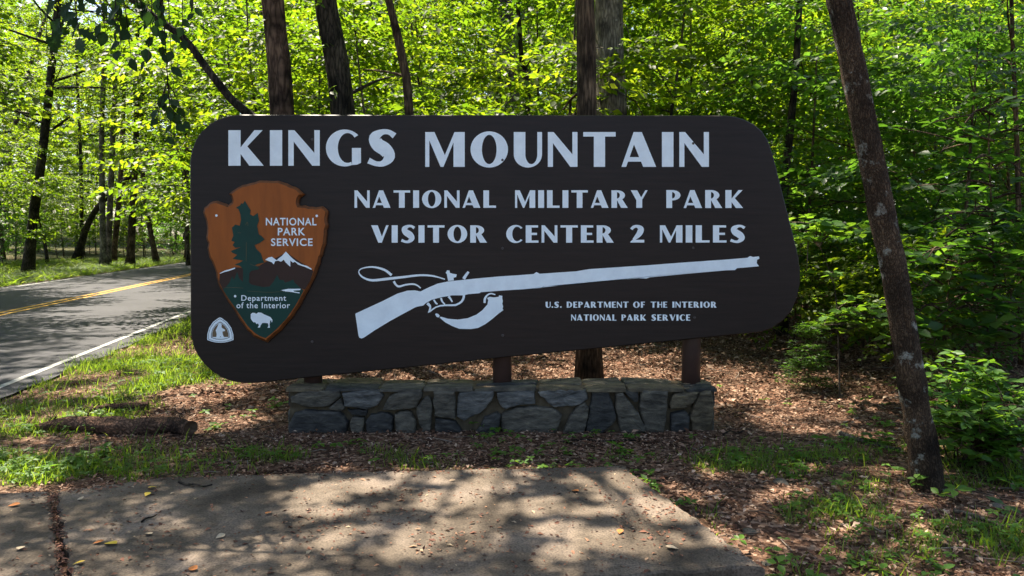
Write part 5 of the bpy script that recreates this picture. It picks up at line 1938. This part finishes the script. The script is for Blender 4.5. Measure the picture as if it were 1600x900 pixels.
# bigger fallen leaves lying on the slab
M['leaf_yellow'] = paint_mat("yellow_fallen_leaf", (0.62, 0.42, 0.04), 0.6, 0.3, 0.25, 40)
M['leaf_orange'] = paint_mat("orange_fallen_leaf", (0.42, 0.15, 0.04), 0.7, 0.2, 0.3, 40)
M['leaf_pale'] = paint_mat("pale_fallen_leaf", (0.42, 0.33, 0.22), 0.7, 0.2, 0.3, 40)
for i, (u, v, s, mt, lab) in enumerate(((182, 853, .075, 'leaf_yellow', "largest yellow leaf lying on the left half of the slab"), (231, 765, .05, 'leaf_yellow', "yellow leaf on the slab near its back edge, upper of two"),
                                        (234, 772, .05, 'leaf_yellow', "yellow leaf on the slab near its back edge, lower of two"), (163, 848, .05, 'leaf_orange', "orange leaf just left of the largest yellow leaf"),
                                        (308, 893, .055, 'leaf_orange', "orange leaf at the bottom edge of the slab"), (32, 790, .06, 'leaf_orange', "orange leaf at the slab's left side near the back"),
                                        (236, 838, .05, 'leaf_pale', "pale leaf right of the largest yellow leaf"), (128, 783, .05, 'leaf_pale', "pale leaf on the slab beside the joint near the back"),
                                        (352, 838, .05, 'leaf_pale', "pale leaf on the slab's middle, left of the sun flecks"), (30, 862, .055, 'leaf_pale', "pale leaf at the lower left corner"),
                                        (133, 880, .05, 'leaf_yellow', "small yellow leaf at the slab's lower left near the joint"), (905, 770, .05, 'leaf_orange', "orange leaf on the sunny right half of the slab"),
                                        (970, 830, .05, 'leaf_orange', "orange leaf on the right half of the slab, nearer the front"), (1040, 857, .06, 'leaf_pale', "pale leaf near the slab's right front corner"),
                                        (415, 806, .05, 'leaf_orange', "orange leaf at the left end of the sun flecks"), (58, 759, .06, 'leaf_pale', "pale green leaf at the slab's back edge at the left"))):
    q = ground(u, v, ZS)
    az = rngb.uniform(0, 6.28)
    vv, ff = oak_leaf(Vector((0, 0, .012)), Vector((math.cos(az), math.sin(az), 0.05)), Vector((rngb.normal(0, .2), rngb.normal(0, .2), 1)), s, False)
    on = bool(in_slab(np.array([q.x]), np.array([q.y]))[0])
    o = link("fallen_leaf", py_mesh("fallen_leaf", vv, ff, M[mt]), None, (q.x, q.y, ZS if on else gz(q.x, q.y) + .02))
    tag(o, lab, "leaf", "large fallen leaves on the slab")

# ------------------------------------------------------------------ leaf litter, grass, weeds
rng = np.random.default_rng(1234)
M['litter'] = island_mat("leaf_litter", [(0, (0.045, 0.025, 0.016)), (.25, (0.115, 0.058, 0.036)), (.5, (0.20, 0.105, 0.066)), (.72, (0.29, 0.175, 0.115)), (.9, (0.38, 0.26, 0.18)), (1, (0.45, 0.33, 0.24))], 0.9, 0.08, 0.15)
n = 260000
x = rng.uniform(-5.5, 8, n)
y = 3.0 + 12.5 * rng.uniform(0, 1, n) ** 1.25
s = road_s(x, y)
gd = grass_density(x, y)
base_d = np.where(s < -0.3, 1.0, 0.0) * np.where(s > -1.6, .3, 1.0) * (1 - .75 * gd)
base_d = base_d * (0.35 + 0.65 * sstep(.3, .55, fbm(x, y, .7, 88, 3)))
ins = in_slab(x, y)
edge = in_slab(x, y - .10) & in_slab(x, y + .12)
keepm = (rng.uniform(0, 1, n) < base_d) & ~ins & ~((x > wl) & (x < wr) & (y > Y_W - .02) & (y < Y_W + W_D))
x, y = x[keepm], y[keepm]
n = len(x)
sz = (.007 + rng.gamma(2.2, .0075, n).clip(0, .06)) * (1 + 0.5 * (y > 6.4))
P = np.stack([x, y, gh(x, y) + rng.uniform(.002, .022, n)], 1)
A = np.stack([rng.normal(0, 1, n), rng.normal(0, 1, n), rng.normal(0, .28, n)], 1)
Nn = np.stack([rng.normal(0, .45, n), rng.normal(0, .45, n), np.ones(n)], 1)
lv, lf = leaves(P, A, Nn, sz, .55, .35, .25, detail=False)
lit = link("leaf_litter", np_mesh("leaf_litter", lv, lf, M['litter']))
lit["kind"] = "stuff"
lit["label"] = "brown and reddish dry leaf litter on the forest floor"
# scattered bits on the slab and in its joint
n = 19000
x, y = rng.uniform(-4.2, 1.3, n), rng.uniform(2.9, 5.1, n)
clump = fbm(x, y, .35, 61, 2)
keepm = in_slab(x, y) & (rng.uniform(0, 1, n) < (.16 + .6 * sstep(.52, .72, clump)) * (.5 + .5 * sstep(-2, 0, x)))
x, y = x[keepm], y[keepm]
# along the back and right edges and the joint
ex_, ey_ = [], []
for a, b, k, sd in ((bd, c_br, 260, .035), (jb, bd, 160, .05), (lb, jb, 200, .05), (jb, jf2, 420, .016), (c_br, c_fr, 90, .03)):
    tt = rng.uniform(0, 1, k)
    ex_.append(a.x + (b.x - a.x) * tt + rng.normal(0, sd, k))
    ey_.append(a.y + (b.y - a.y) * tt - abs(rng.normal(0, sd, k)) + rng.normal(0, .01, k))
x, y = np.concatenate([x] + ex_), np.concatenate([y] + ey_)
n = len(x)
on = in_slab(x, y)
P = np.stack([x, y, np.where(on, ZS + rng.uniform(.002, .008, n), gh(x, y) + .02)], 1)
A = np.stack([rng.normal(0, 1, n), rng.normal(0, 1, n), rng.normal(0, .12, n)], 1)
Nn = np.stack([rng.normal(0, .3, n), rng.normal(0, .3, n), np.ones(n)], 1)
M['litter_slab'] = island_mat("slab_litter", [(0, (0.05, 0.022, 0.014)), (.4, (0.12, 0.05, 0.03)), (.7, (0.20, 0.085, 0.05)), (.92, (0.30, 0.16, 0.09)), (1, (0.42, 0.32, 0.2))], 0.8, 0.3, 0.1)
lv, lf = leaves(P, A, Nn, (.006 + rng.gamma(2.0, .006, n)).clip(.006, .045), .5, .35, .2)
o = link("slab_litter", np_mesh("slab_litter", lv, lf, M['litter_slab']))
o["kind"] = "stuff"
o["label"] = "small reddish leaf bits scattered over the concrete slab"


def blades(x, y, h, rng, wid=.006):
    n = len(x)
    z = gh(x, y) - .005
    az = rng.uniform(0, 6.283, n)
    lean = rng.uniform(.15, .8, n)
    d = np.stack([np.cos(az) * lean, np.sin(az) * lean, np.ones(n)], 1)
    sd = np.stack([-np.sin(az + rng.normal(0, .6, n)), np.cos(az), np.zeros(n)], 1)
    b = np.stack([x, y, z], 1)
    w = (wid * rng.uniform(.6, 1.3, n))[:, None]
    h = h[:, None]
    m_ = b + d * h * .55
    tip = b + d * h * np.array([1.25, 1.25, .92])
    V = np.stack([b - sd * w, b + sd * w, m_ + sd * w * .8, m_ - sd * w * .8, tip], 1).reshape(-1, 3)
    k = np.arange(n)[:, None] * 5
    F3 = np.concatenate([k + [[0, 1, 2]], k + [[0, 2, 3]], k + [[3, 2, 4]]], 0)
    return V, F3


gxs, gys = [], []
for (x0, x1, y0, y1, n) in ((-5.5, 4.2, 2.6, 6.2, 190000), (-8, -1.2, 6, 16, 240000), (-26, -13, 18, 60, 120000)):
    x, y = rng.uniform(x0, x1, n), rng.uniform(y0, y1, n)
    gd = grass_density(x, y)
    k = (rng.uniform(0, 1, n) < gd) & ~in_slab(x, y) & ~((x > wl - .02) & (x < wr + .02) & (y > Y_W - .05) & (y < Y_W + W_D))
    gxs.append(x[k])
    gys.append(y[k])
x, y = np.concatenate(gxs), np.concatenate(gys)
far = (y > 18)
h = rng.gamma(3, .019, len(x)) * np.where(far, 2.4, (.55 + .9 * fbm(x, y, .4, 52, 2)))
gv, gf = blades(x, y, np.clip(h, .02, .35), rng, .0034)
gv = gv.reshape(-1, 5, 3)
cen = gv[:, :1].copy()
gv[far] = cen[far] + (gv[far] - cen[far]) * np.array([6.0, 6.0, 1.0])
grs = link("grass", np_mesh("grass", gv.reshape(-1, 3), gf, M['grass']))
grs["kind"] = "stuff"
grs["label"] = "thin green grass along the road shoulder and around the slab"

# broad-leaved ground weeds
xs_, ys_ = [], []
for (x0, x1, y0, y1, n) in ((-5.2, 4.5, 2.6, 6.0, 15000), (-6.5, -1.5, 6, 9, 1500), (1.5, 5.5, 5, 8, 900)):
    x, y = rng.uniform(x0, x1, n), rng.uniform(y0, y1, n)
    d = np.maximum(grass_density(x, y) * .8, .22 * sstep(.48, .68, fbm(x, y, .6, 15, 2)))
    d = np.where(road_s(x, y) > -.4, 0, d)
    k = (rng.uniform(0, 1, n) < d) & ~in_slab(x, y) & ~((x > wl - .05) & (x < wr + .05) & (y > Y_W - .06) & (y < Y_W + W_D))
    xs_.append(x[k])
    ys_.append(y[k])
x, y = np.concatenate(xs_), np.concatenate(ys_)
n = len(x)
hh = rng.uniform(.015, .07, n)
per = 5
P = np.repeat(np.stack([x, y, gh(x, y) + hh], 1), per, 0)
az = np.repeat(rng.uniform(0, 6.28, n), per) + np.tile(np.arange(per) * 6.283 / per, n) + rng.normal(0, .3, n * per)
el = rng.uniform(-.2, .4, n * per)
A = np.stack([np.cos(az), np.sin(az), el], 1)
Nn = np.stack([rng.normal(0, .25, n * per), rng.normal(0, .25, n * per), np.ones(n * per)], 1)
sz = np.repeat(rng.uniform(.018, .05, n), per) * rng.uniform(.7, 1.2, n * per)
lv, lf = leaves(P + A * .004, A, Nn, sz, .6, .2, .2, detail=True)
wd = link("ground_weeds", np_mesh("ground_weeds", lv, lf, M['leaf_fresh']))
wd["kind"] = "stuff"
wd["label"] = "small broad leaved weeds in the grass and litter"

# dead twigs strewn through the litter
n = 1500
x, y = rng.uniform(-4.8, 5.5, n), 2.8 + 8 * rng.uniform(0, 1, n) ** 1.2
k = ~in_slab(x, y) & (road_s(x, y) < -1.0) & ~((x > wl - .05) & (x < wr + .05) & (y > Y_W - .06) & (y < Y_W + W_D))
x, y = x[k], y[k]
parts = []
for xx, yy in zip(x, y):
    ln = rng.gamma(2, .05) + .03
    a = rng.uniform(0, 6.28)
    d = np.array([math.cos(a), math.sin(a), rng.normal(0, .05)]) * ln
    b = np.array([xx, yy, gz(xx, yy) + .012])
    w = rng.normal(0, .12, 2) * ln
    r = .0012 + ln * .012
    parts.append(tube([b, b + d * .5 + [w[0], w[1], .006], b + d], [r, r * .8, r * .5], 4, 0, rng, cap=False))
v, f = cat_geo(parts)
M['twig'] = island_mat("dead_twig", [(0, (0.03, 0.02, 0.015)), (.6, (0.10, 0.075, 0.055)), (1, (0.24, 0.20, 0.16))], 0.85, 0.2)
o = link("twig_litter", np_mesh("twig_litter", v, f, M['twig']))
o["kind"] = "stuff"
o["label"] = "thin dead twigs strewn through the leaf litter"
